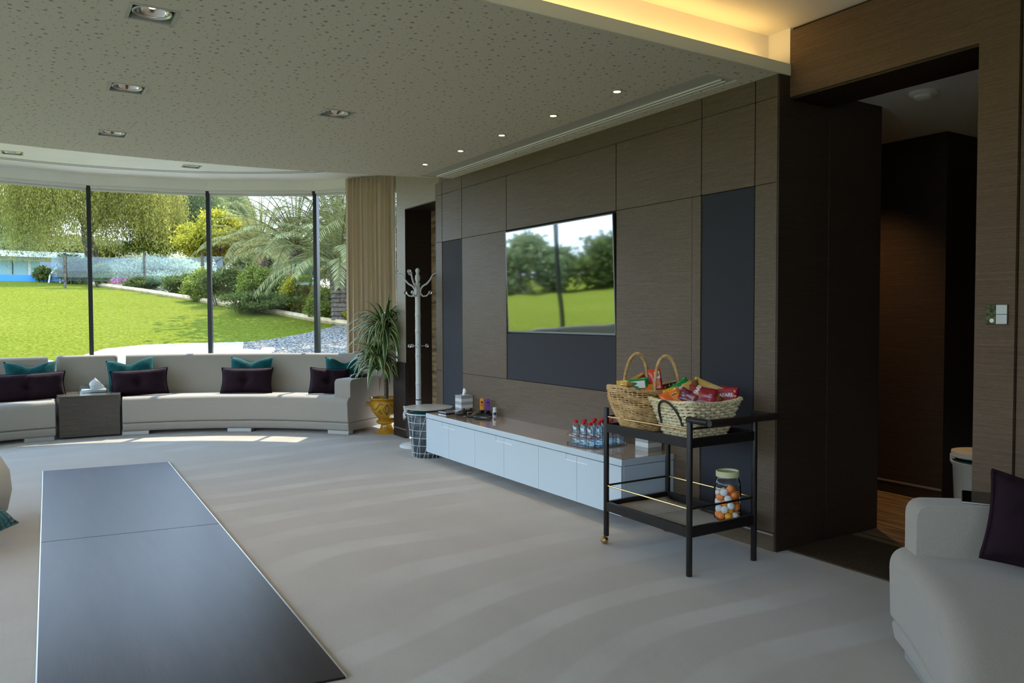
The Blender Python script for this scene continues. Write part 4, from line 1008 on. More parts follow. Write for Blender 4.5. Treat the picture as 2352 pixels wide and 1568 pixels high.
sbm = MB(); NRW = 11; NK = 36
for i in range(NRW):
    t = (i+0.5)/NRW; pts_ = []; rad = []
    for k in range(NK*6):
        s = k/(NK*6); p = ssec(t, s); c = Vector((p.x/0.14, p.y/0.17, 0)).normalized()
        ph = 2*pi*NK*s/2+pi*(i % 2)
        pts_.append(p+c*0.0045*sin(ph)+Vector((0, 0, 0.0015*sin(2*ph+i)))); rad.append(0.0079+0.0012*sin(2*ph+0.7*i))
    sbm.tube(pts_, rad, 7, closed=True)
for k in range(NK):
    s = (k+0.5)/NK
    sbm.tube([ssec(t/20, s)*1.0+Vector((0, 0, 0)) for t in range(21)], 0.0042, 6)
sbm.build('basket_body', M_STRAW, sb, smooth=60)
rm = MB()
for s_ in range(2):
    rm.tube([ssec(1.02, k/160)+Vector((0.006*cos(2*pi*(k/160*28+s_/2)), 0.006*cos(2*pi*(k/160*28+s_/2)), 0.005*sin(2*pi*(k/160*28+s_/2)))) for k in range(160)], 0.0078, 7, closed=True)
rm.build('rim', M_STRAW, sb, smooth=60)
ins = MB(); ins.grid([[ssec(t/8, k/60)-Vector((ssec(t/8, k/60).x*0.05, ssec(t/8, k/60).y*0.05, 0)) for k in range(60)] for t in range(9)], closev=True)
ins.add([ssec(0.04, k/60)*0.97 for k in range(60)], [tuple(range(60))]); ins.build('lining', M_STRIN, sb)
M_LEATH = mat('brown_leather', (0.035, 0.022, 0.016), 0.45)
for s, tilt in ((1, 0.016), (-1, 0.016)):
    P = []
    for k in range(25):
        a = pi*k/24; z = 0.085+0.115*sin(a)**0.8
        P.append((0.078*cos(a)*(1-0.12*sin(a)), s*(0.158+0.35*(z-0.085)+0.012+tilt*sin(a)), z))
    hh_ = MB().tube(P, 0.0062, 10).build('handle', M_LEATH, sb)
    e_ = MB()
    for q in (P[0], P[-1]): e_.lathe([(0, -0.016), (0.008, -0.012), (0.010, 0), (0.007, 0.014), (0, 0.018)], 12, q, sy=0.6)
    e_.build('handle_tab', M_LEATH, hh_)

# ------------------------------------------------------------------ snack packets
def txt(body, size, name, m, parent, M, bold=0.0):
    c = bpy.data.curves.new(name, 'FONT'); c.body = body; c.size = size; c.align_x = 'CENTER'; c.align_y = 'CENTER'; c.extrude = 0.0003; c.offset = bold
    o = bpy.data.objects.new('lettering_curve', c); COL.objects.link(o)
    bpy.context.view_layer.update(); dg = bpy.context.evaluated_depsgraph_get()
    me = bpy.data.meshes.new_from_object(o.evaluated_get(dg), depsgraph=dg); bpy.data.objects.remove(o); bpy.data.curves.remove(c)
    me.transform(M); me.materials.clear(); me.materials.append(m)
    k = bpy.data.objects.new(name, me); COL.objects.link(k); k.parent = parent; return k
def foil(name, c1, c2=None, pos=0.5, axis=1, rough=0.3):
    """two-tone glossy foil, split across the packet's own length or width"""
    m = mat(name, c1, rough, coat=0.4)
    if c2:
        N, L = nodes(m); tc = N.new('ShaderNodeTexCoord'); sx = N.new('ShaderNodeSeparateXYZ'); L.new(tc.outputs['Generated'], sx.inputs[0])
        n = noise(m, mapping(m, (60, 60, 60)), 1.0, 2)
        f = math_(m, 'ADD', sx.outputs[axis], math_(m, 'MULTIPLY', math_(m, 'SUBTRACT', n, 0.5), 0.25))
        setcol(m, mixc(m, math_(m, 'GREATER_THAN', f, pos), c1, c2))
    return m
def packet(lab, w, h, t, m, M, seed=0, cat='snack'):
    R = random.Random(seed); mb = MB(); NU, NV = 12, 16
    ph = [R.uniform(0, 6) for _ in range(4)]
    def P(u, v, s):
        body = max(0, 1-abs(v)**5)**0.6*max(0, 1-u**4)**0.5
        if abs(v) > 0.86: body *= 0.10
        wr = 0.08*sin(5*u+ph[0]+2*v)+0.06*sin(9*v+ph[1])*sin(3*u+ph[2])
        zz = 0.0012*sin(30*u) if abs(v) > 0.86 else 0
        return (w/2*u*(1-0.05*(1-v*v)), h/2*v+(0.0012*(1 if int((u+1)*12) % 2 else -1) if abs(v) > 0.99 else 0), s*t/2*(body*(1+wr))+zz+0.0003*s)
    for s in (1, -1): mb.grid([[P(-1+2*i/NU, -1+2*j/NV, s) for j in range(NV+1)] for i in range(NU+1)])
    o = mb.build('snack_packet', m, smooth=50); o.matrix_world = M; return tag(o, lab, cat)
TOCAM = lambda p: (CAMP-Vector(p)).normalized()
def facing(p, yaw=0.0, tip=0.0, roll=0.0):
    d = TOCAM(p); a = atan2(d.y, d.x)+yaw; e = math.asin(d.z)+tip
    return basis((cos(a)*cos(e), sin(a)*cos(e), sin(e)), (0, 0, 1), roll, p)
def sp(x, y, X): return on_x(1480+x/9.225, 840+y/9.225, X)
M_INKW = mat('white_print', (0.78, 0.76, 0.72), 0.5); M_INKO = mat('orange_print', (0.75, 0.22, 0.02), 0.5); M_INKB = mat('black_print', (0.02, 0.02, 0.02), 0.5); M_INKP = mat('pale_pink_print', (0.62, 0.30, 0.30), 0.5)
def patch(o, x0, x1, y0, y1, z, m, name='print'):
    return B(x0, x1, y0, y1, z, z+0.0006).build(name, m, o, smooth=None)
def disc(o, x, y, r, z, m, name='print', r0=0.0):
    mb = MB(); mb.lathe([(r0, z), (r, z), (r, z+0.0006), (r0, z+0.0006)], 28, (x, y, 0), cap=False); return mb.build(name, m, o)
MAR = (0.20, 0.012, 0.025)
# straw basket, back to front
p = sp(1300, 520, 3.02); o = packet('gold chip packet with a white label at the back of the straw basket', 0.165, 0.105, 0.035, foil('gold_foil', (0.62, 0.40, 0.10), (0.70, 0.52, 0.22), 0.55, 0), facing(p, 0.1, 0.35, -0.42), 1)
patch(o, 0.012, 0.058, -0.038, -0.016, 0.0135, M_INKW)
p = sp(985, 500, 3.06); packet('golden brown chip packet behind the purple packet in the straw basket', 0.10, 0.10, 0.035, foil('amber_foil', (0.55, 0.30, 0.05), (0.20, 0.10, 0.03), 0.62, 0), facing(p, 0.0, 0.2, 0.25), 2)
p = sp(780, 425, 3.10); o = packet('green and white packet sticking up from the straw basket', 0.105, 0.062, 0.018, foil('green_white_foil', (0.60, 0.66, 0.64), (0.005, 0.24, 0.045), 0.50, 1), facing(p, 0.2, 0.2, 0.62), 3)
p = sp(565, 590, 3.12); packet('yellow packet with a green edge, left in the straw basket', 0.085, 0.07, 0.025, foil('yellow_green_foil', (0.02, 0.22, 0.03), (0.75, 0.50, 0.01), 0.38, 1), facing(p, 0.2, 0.3, 0.35), 4)
p = sp(740, 640, 3.03); o = packet('small dark maroon packet with a white letter in the straw basket', 0.06, 0.07, 0.02, foil('dark_maroon_foil', (0.11, 0.008, 0.018)), facing(p, 0.1, 0.2, 0.1), 5); disc(o, 0.0, 0.006, 0.010, 0.0104, M_INKW, r0=0.004)
p = sp(590, 695, 3.03); o = packet('orange packet with a white label at the front left of the straw basket', 0.115, 0.10, 0.028, foil('orange_foil', (0.78, 0.13, 0.01), (0.85, 0.24, 0.02), 0.5, 0), facing(p, 0.05, 0.25, 0.46), 6)
patch(o, -0.042, 0.006, -0.046, -0.016, 0.0135, M_INKW); patch(o, 0.004, 0.030, 0.012, 0.017, 0.0140, M_INKB); patch(o, 0.007, 0.033, 0.018, 0.021, 0.0138, M_INKW)
p = sp(915, 665, 2.97); o = packet('shiny purple-maroon packet in the middle of the straw basket', 0.10, 0.075, 0.034, foil('purple_foil', (0.17, 0.022, 0.045), (0.30, 0.07, 0.10), 0.6, 0, 0.22), facing(p, -0.1, 0.1, -0.5), 7); patch(o, -0.035, -0.008, 0.006, 0.010, 0.0165, M_INKP)
p = sp(1235, 650, 2.93); o = packet('large maroon packet lettered FARI with an orange disc in the straw basket', 0.155, 0.105, 0.036, foil('maroon_foil', (0.36, 0.022, 0.06), (0.30, 0.012, 0.02), 0.6, 1), facing(p, 0.0, 0.15, -0.16), 8)
disc(o, -0.030, 0.004, 0.024, 0.0180, M_INKO); disc(o, -0.030, 0.004, 0.032, 0.0178, M_INKB, r0=0.0295)
txt('SAFARI', 0.026, 'lettering', M_INKW, o, Matrix.Translation((-0.036, 0.012, 0.0196)) @ Matrix.Rotation(1.25, 4, 'Z'), 0.0012)
txt('NUTS', 0.020, 'lettering', M_INKP, o, Matrix.Translation((0.036, -0.006, 0.0178)) @ Matrix.Rotation(1.4, 4, 'Z'), 0.0004)
p = sp(1500, 660, 2.95); packet('small yellow packet between the two maroon packets in the straw basket', 0.05, 0.045, 0.018, foil('lemon_foil', (0.62, 0.46, 0.03), (0.35, 0.22, 0.02), 0.7, 0), facing(p, 0.1, 0.3, 0.4), 9)
p = sp(1715, 650, 2.93); o = packet('maroon packet lettered ARI with orange spots, right in the straw basket', 0.135, 0.09, 0.034, foil('maroon_spot_foil', (0.30, 0.010, 0.025), (0.38, 0.016, 0.05), 0.6, 1), facing(p, -0.25, 0.1, 0.10), 10)
txt('SAFARI', 0.026, 'lettering', M_INKW, o, Matrix.Translation((0.0, 0.006, 0.0185)), 0.0012)
disc(o, -0.012, -0.012, 0.014, 0.0168, M_INKO)
for x, y, r in ((0.052, 0.024, 0.008), (0.056, -0.002, 0.006), (0.036, -0.022, 0.009), (0.05, -0.026, 0.007)): disc(o, x, y, r, 0.0135, M_INKO)
p = sp(1800, 560, 2.96); packet('dark brown packet behind the right maroon packet in the straw basket', 0.10, 0.07, 0.022, foil('brown_foil', (0.06, 0.02, 0.015), (0.22, 0.012, 0.03), 0.4, 1), facing(p, 0.0, 0.3, -0.1), 11)
# a few lying lower in the straw basket, seen between the braids
for k, (x, y, z, c, n) in enumerate(((3.02, -2.98, 0.73, (0.3, 0.02, 0.03), 'red packet lying low at the front of the straw basket'), (2.98, -3.12, 0.735, (0.02, 0.16, 0.04), 'green packet lying low at the back of the straw basket'))):
    packet(n, 0.16, 0.12, 0.045, foil('low_foil_%d' % k, c), basis((-0.5, 0.2, 0.8), (0, 0, 1), 0.5*k, (x, y, z)), 20+k)
# wicker basket
def wp_(x, y, X): return on_x(1400+x/7.84, 800+y/7.84, X)
p = wp_(285, 640, 3.30); packet('yellow packet at the left end of the wicker basket', 0.10, 0.05, 0.02, foil('wick_yellow', (0.62, 0.40, 0.05), (0.30, 0.14, 0.04), 0.6, 0), facing(p, 0.0, 0.7, 0.05), 31)
p = wp_(530, 560, 3.32); packet('dark red packet tip behind the green packet in the wicker basket', 0.085, 0.055, 0.018, foil('wick_red', (0.25, 0.01, 0.03), (0.55, 0.25, 0.02), 0.7, 1), facing(p, 0.1, 0.2, 0.5), 32)
p = wp_(505, 650, 3.26); o = packet('green packet with a pale label in the wicker basket', 0.125, 0.075, 0.022, foil('wick_green', (0.01, 0.20, 0.05), (0.006, 0.28, 0.06), 0.8, 1), facing(p, 0.0, 0.35, 0.12), 33); patch(o, -0.045, 0.040, -0.026, 0.016, 0.0110, M_INKW)
p = wp_(835, 585, 3.22); o = packet('red packet standing upright between the wicker hoops', 0.07, 0.135, 0.028, foil('wick_bright_red', (0.62, 0.02, 0.01), (0.72, 0.05, 0.02), 0.7, 1), facing(p, -0.1, 0.05, 0.18), 34)
patch(o, -0.002, 0.028, 0.012, 0.050, 0.0142, M_INKW); 
for k in range(7): patch(o, 0.004+0.003*k, 0.0055+0.003*k, 0.022, 0.042, 0.0149, M_INKB)
disc(o, 0.010, -0.018, 0.014, 0.0142, M_INKO)
p = wp_(740, 665, 3.27); packet('brown packet beside the red one in the wicker basket', 0.075, 0.06, 0.022, foil('wick_brown', (0.28, 0.13, 0.04), (0.14, 0.06, 0.03), 0.5, 0), facing(p, 0.2, 0.4, -0.2), 35)
p = wp_(690, 715, 3.22); packet('orange packet low in the wicker basket', 0.09, 0.05, 0.02, foil('wick_orange', (0.75, 0.16, 0.01), (0.45, 0.30, 0.05), 0.7, 0), facing(p, 0.1, 0.5, 0.0), 36)
p = wp_(655, 650, 3.31); packet('blue and black packet deep in the wicker basket', 0.06, 0.06, 0.018, foil('wick_blue', (0.02, 0.02, 0.03), (0.05, 0.30, 0.42), 0.6, 1), facing(p, 0.0, 0.3, 0.3), 37)

# ------------------------------------------------------------------ switch plate, hall bin
sw = thing('light_switch', 'wall switch with two pale rockers and a dark glass screen on the pier', 'light switch', (1.708, YL, 1.297))
def face(x0, x1, z0, z1, d, m, name): return B(x0, x1, 0.0, d, z0, z1).build(name, m, sw, bevel=0.0012)
face(-0.044, 0.044, -0.042, 0.042, 0.006, M_BLACK, 'plate')
sw.location.x = 1.724 - 0.0
M_SWS = mat('switch_screen', (0.06, 0.08, 0.04), 0.12)
_f = noise(M_SWS, mapping(M_SWS, (60, 60, 60)), 1.0, 4); setcol(M_SWS, ramp(M_SWS, _f, [(0.35, (0.01, 0.014, 0.01)), (0.6, (0.10, 0.115, 0.055))]))
face(0.004, 0.043, -0.041, 0.041, 0.009, M_SWS, 'screen')
mw_ = mat('pale_rocker', (0.55, 0.57, 0.54), 0.35)
face(-0.043, 0.001, 0.0008, 0.041, 0.011, mw_, 'rocker'); face(-0.043, 0.001, -0.041, -0.0008, 0.011, mw_, 'rocker')
sq = MB(); sq.lathe([(0, 0.0), (0.009, 0.0), (0.009, 0.0006), (0, 0.0006)], 18, M=Matrix.Translation((0.018, 0.0095, -0.026)) @ Matrix.Rotation(-pi/2, 4, 'X')); sq.build('screen_picture', M_INKW, sw)

hbp = on_z(2246, 1190, 0)
hbn = thing('laundry_bin', 'pale woven lidded bin standing in the dim hall beyond the doorway', 'bin', (hbp.x, hbp.y-0.02, 0))
M_BIN = mat('woven_plastic', (0.62, 0.60, 0.50), 0.5)
_v = mapping(M_BIN, (1, 1, 1)); _n = nodes(M_BIN)[0].new('ShaderNodeTexVoronoi'); _n.inputs['Scale'].default_value = 130; _n.inputs['Randomness'].default_value = 0.1
M_BIN.node_tree.links.new(_v, _n.inputs['Vector']); bump(M_BIN, _n.outputs['Distance'], 0.6, 0.006)
MB().lathe([(0.0, 0.0), (0.135, 0.0), (0.14, 0.01), (0.155, 0.33), (0.165, 0.345), (0.168, 0.36), (0.158, 0.362), (0.150, 0.345), (0.13, 0.02), (0, 0.015)], 40).build('body', M_BIN, hbn)
MB().lathe([(0.135, 0.30), (0.160, 0.372), (0.152, 0.374), (0.13, 0.31)], 36, cap=False).build('bag', velvet('bin_bag', (0.01, 0.05, 0.06), 20), hbn)
MB().lathe([(0.0, 0.388), (0.160, 0.388), (0.166, 0.394), (0.164, 0.425), (0.10, 0.432), (0, 0.434)], 40).build('lid', M_BIN, hbn)
B(-0.02, 0.02, 0.14, 0.17, 0.35, 0.40, M=Matrix.Rotation(radians(-60), 4, 'Z')).build('hinge', M_BIN, hbn, bevel=0.004)

# ------------------------------------------------------------------ garden
def gz(x, y):
    """height of the ground outside: a short stony bank, then a lawn rising away from the glass"""
    if x > CX: s = hypot(x-CX, y-CY)-RG
    else: s = abs(y-CY)-RG
    s = max(0, s)
    z = 0.62*min(s, 0.9)/0.9-0.05
    if s > 0.9:
        k = max(0.0, min(1.0, (y-1.2)/4.0)); g_ = 0.112*(1-k)+0.035*k
        z += g_*(min(s, 17)-0.9)+0.03*max(0, s-17)
    return z
def on_g(x, y, lift=0.0):
    """where the line of sight through a pixel meets the ground"""
    d = ray(x, y); t = 9.0/hypot(d.x, d.y)
    prev = None
    while t < 90:
        p = CAMP+d*t
        if hypot(p.x-CX, p.y-CY) > RG and p.z <= gz(p.x, p.y)+lift: return Vector((p.x, p.y, gz(p.x, p.y)+lift))
        t += 0.02
    return CAMP+d*60
M_GRASS = mat('lawn_grass', (0.16, 0.25, 0.01), 0.9, spec=0.0)
_f = noise(M_GRASS, mapping(M_GRASS, (1, 2.2, 1)), 9, 7, 0.78); _f2 = noise(M_GRASS, mapping(M_GRASS, (1, 1, 1)), 0.5, 3)
_c = ramp(M_GRASS, _f, [(0.30, (0.065, 0.078, 0.008)), (0.5, (0.130, 0.138, 0.017)), (0.70, (0.23, 0.215, 0.035))])
setcol(M_GRASS, mixc(M_GRASS, 0.35, _c, ramp(M_GRASS, _f2, [(0.35, (0.75, 0.85, 0.6)), (0.65, (1, 1, 1))]), 'MULTIPLY')); bump(M_GRASS, _f, 0.5, 0.03)
M_GRAV = vary('grey_gravel', (0.04, 0.035, 0.028), (0.38, 0.335, 0.27), (1, 1, 1), 30, 0.9, 0.8, 0.05, 3, 0.38, 0.62, spec=0.0)
M_BED = vary('dry_soil', (0.16, 0.11, 0.06), (0.34, 0.25, 0.15), (1, 1, 1), 12, 0.95, 0.7, 0.05)
def sheet_g(xs_, ys_, m, name, lift=0.0, keep=None):
    mb = MB(); idx = {}
    for i, x in enumerate(xs_):
        for j, y in enumerate(ys_): idx[i, j] = len(mb.v); mb.v.append((x, y, gz(x, y)+lift))
    for i in range(len(xs_)-1):
        for j in range(len(ys_)-1):
            cx, cy = (xs_[i]+xs_[i+1])/2, (ys_[j]+ys_[j+1])/2
            if keep is None or keep(cx, cy): mb.f.append((idx[i, j], idx[i+1, j], idx[i+1, j+1], idx[i, j+1])); mb.mi.append(0)
    o = mb.build(name, m, smooth=80); structure(o); return o
def frange(a, b, s): return [a+(b-a)*i/int(round((b-a)/s)) for i in range(int(round((b-a)/s))+1)]
def outside(x, y): return (hypot(x-CX, y-CY) > RG-0.02 if x > CX else y > YG-0.1)
sheet_g(frange(-14, 60, 0.5), frange(-30, 46, 0.5), M_GRASS, 'lawn', keep=lambda x, y: outside(x, y) and hypot(x-CX, y-CY) > RG+0.3 and (y > YG or x > 9))
def gpoly(pix, m, name, lift, res=26, extra=()):
    """a ground patch whose outline is given by photo pixels on the ground"""
    P = [on_g(*q) for q in pix]
    P = [(p.x, p.y) for p in P]+list(extra)
    bm = bmesh.new(); vs = [bm.verts.new((x, y, 0)) for x, y in P]; bm.faces.new(vs)
    bmesh.ops.triangulate(bm, faces=bm.faces); 
    for _ in range(4): bmesh.ops.subdivide_edges(bm, edges=[e for e in bm.edges if e.calc_length() > 0.6], cuts=1, use_grid_fill=False); bmesh.ops.triangulate(bm, faces=bm.faces)
    for v in bm.verts: v.co.z = gz(v.co.x, v.co.y)+lift
    me = bpy.data.meshes.new(name); bm.to_mesh(me); bm.free(); me.materials.append(m); me.shade_smooth()
    for p in me.polygons:
        if p.normal.z < 0: p.flip()
    o = bpy.data.objects.new(name, me); COL.objects.link(o); structure(o); return o
gpoly([(545, 792), (640, 780), (700, 769), (760, 754), (800, 745), (860, 742), (930, 760)], M_GRAV, 'gravel_bed', 0.03, extra=arc_pts(RG+0.1, radians(-56), radians(-22), 8))
gpoly([(190, 822), (240, 806), (330, 797), (430, 793), (560, 790)], vary('pale_pebbles', (0.30, 0.27, 0.22), (0.60, 0.56, 0.49), (1, 1, 1), 22, 0.95, 0.7, 0.05), 'pebble_bed', 0.035, extra=arc_pts(RG+0.9, radians(-24), radians(-4), 10))
structure(MB().ring([(RG+0.08, gz(CX+RG+0.08, CY)+0.03), (RG+0.5, gz(CX+RG+0.5, CY)+0.03), (RG+0.95, gz(CX+RG+0.95, CY)+0.03), (RG+1.45, gz(CX+RG+1.45, CY)+0.025), (RG+1.45, -0.2), (RG+0.08, -0.2)], radians(-60), radians(-2.5), 40).build('stone_bank', bpy.data.materials['pale_pebbles']))
structure(MB().ring([(RG+0.08, gz(CX+RG+0.08, CY)+0.03), (RG+0.5, gz(CX+RG+0.5, CY)+0.03), (RG+0.95, gz(CX+RG+0.95, CY)+0.03), (RG+1.45, gz(CX+RG+1.45, CY)+0.025), (RG+1.45, -0.2), (RG+0.08, -0.2)], radians(-2.5), radians(60), 40).build('soil_bank', M_BED))
BEDP = [(212, 652), (330, 668), (420, 682), (480, 692), (560, 704), (640, 717), (720, 732), (810, 745), (930, 760), (1100, 745), (1250, 700), (900, 640), (480, 645), (215, 646)]
gpoly(BEDP, M_BED, 'planting_bed', 0.02)
kb = MB(); pts_ = [on_g(x, y, 0.05) for x, y in BEDP[:8]]; kb.tube(pts_, 0.07, 6)
tag(kb.build('lawn_edging', vary('sandy_edge', (0.42, 0.30, 0.14), (0.6, 0.45, 0.24), (3, 3, 3), 2, 0.9)), 'sandy raised edge between the lawn and the planted bed', 'edging')

# pale stones along the foot of the glass, one object
st_ = MB(); R = random.Random(4)
for k in range(1700):
    a = radians(R.uniform(-26, 8)); r = RG+R.uniform(0.15, 1.45) if (k % 2 or a > radians(-4)) else RG+R.uniform(1.3, 2.25); x, y = CX+r*cos(a), CY+r*sin(a)
    s = R.uniform(0.025, 0.07); sq_ = R.uniform(0.5, 0.8); o_ = R.uniform(0, 6); V = []
    for i, (ph, n) in enumerate(((-0.9, 1), (-0.35, 6), (0.35, 6), (0.95, 1))):
        pass
    rows = []
    for tz in (-0.8, -0.2, 0.45, 0.9):
        rr = sqrt(1-tz*tz); rows.append([(x+s*rr*cos(o_+q*pi/3)*R.uniform(.8, 1.2), y+s*rr*sin(o_+q*pi/3)*R.uniform(.8, 1.2), gz(x, y)+0.035+s*sq_*(tz+0.6)) for q in range(6)])
    b = st_.grid(rows, closev=True); st_.f.append((b+18, b+19, b+20, b+21, b+22, b+23)); st_.mi.append(0)
tag(st_.build('white_stones', vary('white_stone', (0.62, 0.58, 0.52), (0.85, 0.83, 0.78), (3, 3, 3), 4, 0.8), smooth=None), 'loose white stones lying along the foot of the window', 'stones', kind='stuff')

# ---- foliage
def leaf_mat(name, a, b, trans=0.35, rough=0.55):
    m = bpy.data.materials.new(name); m.use_nodes = True; N, L = nodes(m); N.clear()
    o = N.new('ShaderNodeOutputMaterial'); d = N.new('ShaderNodeBsdfDiffuse'); t = N.new('ShaderNodeBsdfTranslucent'); mx = N.new('ShaderNodeMixShader'); mx.inputs[0].default_value = trans
    g = N.new('ShaderNodeNewGeometry'); c = ramp(m, g.outputs['Random Per Island'], [(0.0, a), (1.0, b)])
    L.new(c, d.inputs[0]); L.new(c, t.inputs[0]); L.new(d.outputs[0], mx.inputs[1]); L.new(t.outputs[0], mx.inputs[2]); L.new(mx.outputs[0], o.inputs[0]); return m
M_PEP = leaf_mat('pepper_tree_leaf', (0.17, 0.17, 0.05), (0.47, 0.42, 0.09), 0.5)
M_GREY = leaf_mat('grey_green_leaf', (0.13, 0.16, 0.06), (0.28, 0.30, 0.13), 0.4)
M_YEL = leaf_mat('yellow_green_leaf', (0.22, 0.22, 0.025), (0.56, 0.48, 0.06), 0.45)
M_HEDGE = leaf_mat('hedge_leaf', (0.05, 0.075, 0.02), (0.18, 0.20, 0.05), 0.3)
M_BUSH = leaf_mat('bush_leaf', (0.10, 0.14, 0.03), (0.34, 0.36, 0.06), 0.35)
M_WHT = leaf_mat('silver_leaf', (0.60, 0.58, 0.36), (0.92, 0.88, 0.62), 0.4)
M_PALM = leaf_mat('palm_leaflet', (0.15, 0.15, 0.05), (0.42, 0.40, 0.17), 0.3)
M_TRUNK = vary('rough_bark', (0.07, 0.05, 0.035), (0.18, 0.14, 0.10), (6, 6, 3), 3, 0.95, 0.8, 0.05)
def leaf_quads(pts, size, R, aspect=2.2, droop=None):
    mb = MB()
    for p in pts:
        s = size*R.uniform(0.6, 1.3)
        d = Vector((R.gauss(0, 1), R.gauss(0, 1), R.gauss(0, 1) if droop is None else -droop+R.gauss(0, 0.4))).normalized()
        q = d.cross(Vector((R.gauss(0, 1), R.gauss(0, 1), R.gauss(0, 1)))).normalized()
        a, b = d*s*aspect/2, q*s/2; o = len(mb.v)
        mb.v += [tuple(p-a), tuple(p+b), tuple(p+a), tuple(p-b)]; mb.f.append((o, o+1, o+2, o+3)); mb.mi.append(0)
    return mb
def crown_pts(c, rad, n, R, clumps=40, tight=0.30):
    out = []; C = []
    for _ in range(clumps):
        v = Vector((R.gauss(0, 1), R.gauss(0, 1), R.gauss(0, 1))).normalized()*R.uniform(0.55, 1.0)**0.6; C.append(v)
    for _ in range(n):
        k = R.choice(C); v = k+Vector((R.gauss(0, tight), R.gauss(0, tight), R.gauss(0, tight)))*0.6
        out.append(Vector((c[0]+v.x*rad[0], c[1]+v.y*rad[1], c[2]+v.z*rad[2])))
    return out
def trunk(t, base, top, r, n=8, branches=()):
    mb = MB(); b, tp = Vector(base), Vector(top)
    mb.tube([b+(tp-b)*k/6+Vector((0.08*sin(k*1.7), 0.08*cos(k*1.3), 0))*(k > 0) for k in range(7)], [r*(1.25-0.6*k/6) for k in range(7)], n)
    for q in branches: mb.tube([b.lerp(tp, 0.75), (b.lerp(tp, 0.75)+Vector(q))/2+Vector((0, 0, 0.3)), Vector(q)], [r*0.5, r*0.35, r*0.12], 6)
    mb.build('trunk', M_TRUNK, t)
def tree(name, lab, cat, px, py, dist, half_w, half_h, m, n, seed, leaf=0.07, clumps=40, base_px=None, tr=0.14, weep=False):
    """crown centre seen at (px,py) at a distance; sizes in metres"""
    R = random.Random(seed); c = at_d(px, py, dist); t = thing(name, lab, cat, (c.x, c.y, gz(c.x, c.y)))
    rel = Vector((0, 0, c.z-gz(c.x, c.y)))
    if not weep: P = crown_pts(rel, (half_w, half_w, half_h), int(n*2.2), R, clumps); mb = leaf_quads(P, leaf*0.62, R)
    else:
        P = []; N = n//26
        for _ in range(N):
            a = R.uniform(0, 2*pi); rr = sqrt(R.random())**0.8*half_w; lump = 1+0.12*sin(3*a+seed)+0.10*sin(7*a)
            x, y = rr*cos(a)*lump, rr*sin(a)*lump; z0 = half_h*(1-0.75*(rr/half_w)**2)+R.gauss(0, 0.12*half_h)
            ln = half_h*R.uniform(0.45, 1.35)
            for q in range(26):
                f = q/25*R.uniform(0.85, 1.0); P.append(rel+Vector((x*(1+0.05*f)+R.gauss(0, 0.05), y*(1+0.05*f)+R.gauss(0, 0.05), z0-ln*f)))
        mb = leaf_quads(P, leaf*0.62, R, 3.6, droop=1.8)
    trunk(t, (0, 0, -0.1), rel+Vector((0, 0, -0.2*half_h)), tr, branches=[rel+Vector((half_w*0.5*cos(a), half_w*0.5*sin(a), half_h*0.2)) for a in (0.3, 2.3, 4.4)])
    mb.build('foliage', m, t, smooth=None, flip=False); return t
tree('weeping_tree', 'large weeping yellow-green tree filling the left windows', 'tree', 203, 470, 30, 2.6, 2.0, M_PEP, 170000, 1, 0.040, weep=True, tr=0.22)
tree('weeping_tree', 'grey-green weeping tree right of the large yellow-green one', 'tree', 420, 510, 33, 1.6, 1.9, M_GREY, 80000, 2, 0.042, weep=True)
tree('weeping_tree', 'pale feathery tree against the sky in the second window from the curtain', 'tree', 500, 505, 36, 1.6, 1.5, M_GREY, 56000, 3, 0.042, weep=True)
tree('leafy_tree', 'pale round-headed tree at the far left of the garden', 'tree', -10, 535, 41, 1.5, 1.5, M_GREY, 14000, 4, 0.10)
tree('yellow_tree', 'bright yellow-green bushy tree before the palms', 'tree', 503, 548, 26, 1.0, 0.66, M_YEL, 14000, 5, 0.075, 26)
tree('leafy_tree', 'dark leafy tree behind the glass fence under the weeping trees', 'tree', 395, 580, 31, 1.3, 1.0, M_BUSH, 9000, 6, 0.08, 26)
tree('leafy_tree', 'dark tree far behind the palms by the curtain', 'tree', 660, 610, 40, 2.6, 1.0, M_GREY, 16000, 7, 0.12, 50)
tree('leafy_tree', 'broad dark tree line behind the left weeping tree', 'tree', 90, 585, 46, 4.0, 1.0, M_GREY, 16000, 8, 0.13, 60)
def bush(name, lab, px, py, dist, hw, hh, m, n, seed, leaf=0.05, hd=None, cat='bush', clumps=24):
    R = random.Random(seed); c = at_d(px, py, dist); g = gz(c.x, c.y); t = thing(name, lab, cat, (c.x, c.y, g))
    a = atan2(c.y, c.x); P = [Vector((p.x*cos(a)-p.y*sin(a), p.x*sin(a)+p.y*cos(a), max(0.02, p.z))) for p in crown_pts((0, 0, c.z-g), (hd or hw, hw, hh), int(n*1.9), R, clumps)]
    leaf_quads(P, leaf*0.66, R).build('foliage', m, t, smooth=None, flip=False)
    mb = MB()
    for k in range(7): mb.tube([(0.15*hw*cos(k*0.9), 0.5*hw*sin(k*0.9), -0.05), (0.3*hw*cos(k*0.9), 0.8*hw*sin(k*0.9), (c.z-g)*1.0)], [0.02, 0.008], 5)
    mb.build('stems', M_TRUNK, t); return t
bush('clipped_hedge', 'rounded silver-leaved hedge behind the glass fence', 365, 622, 29, 1.45, 0.50, M_WHT, 15000, 11, 0.05, 0.7)
bush('clipped_hedge', 'small dark clipped hedge in front of the far house', 280, 577, 34, 1.05, 0.32, M_HEDGE, 6000, 12, 0.05, 0.6)
bush('shrub', 'dark shrub by the glass fence, left of the first mullion', 172, 618, 27, 0.48, 0.40, M_HEDGE, 5000, 13, 0.05)
bush('shrub', 'low round shrub beside the pool', 100, 628, 27.5, 0.24, 0.2, M_HEDGE, 2000, 14, 0.05)
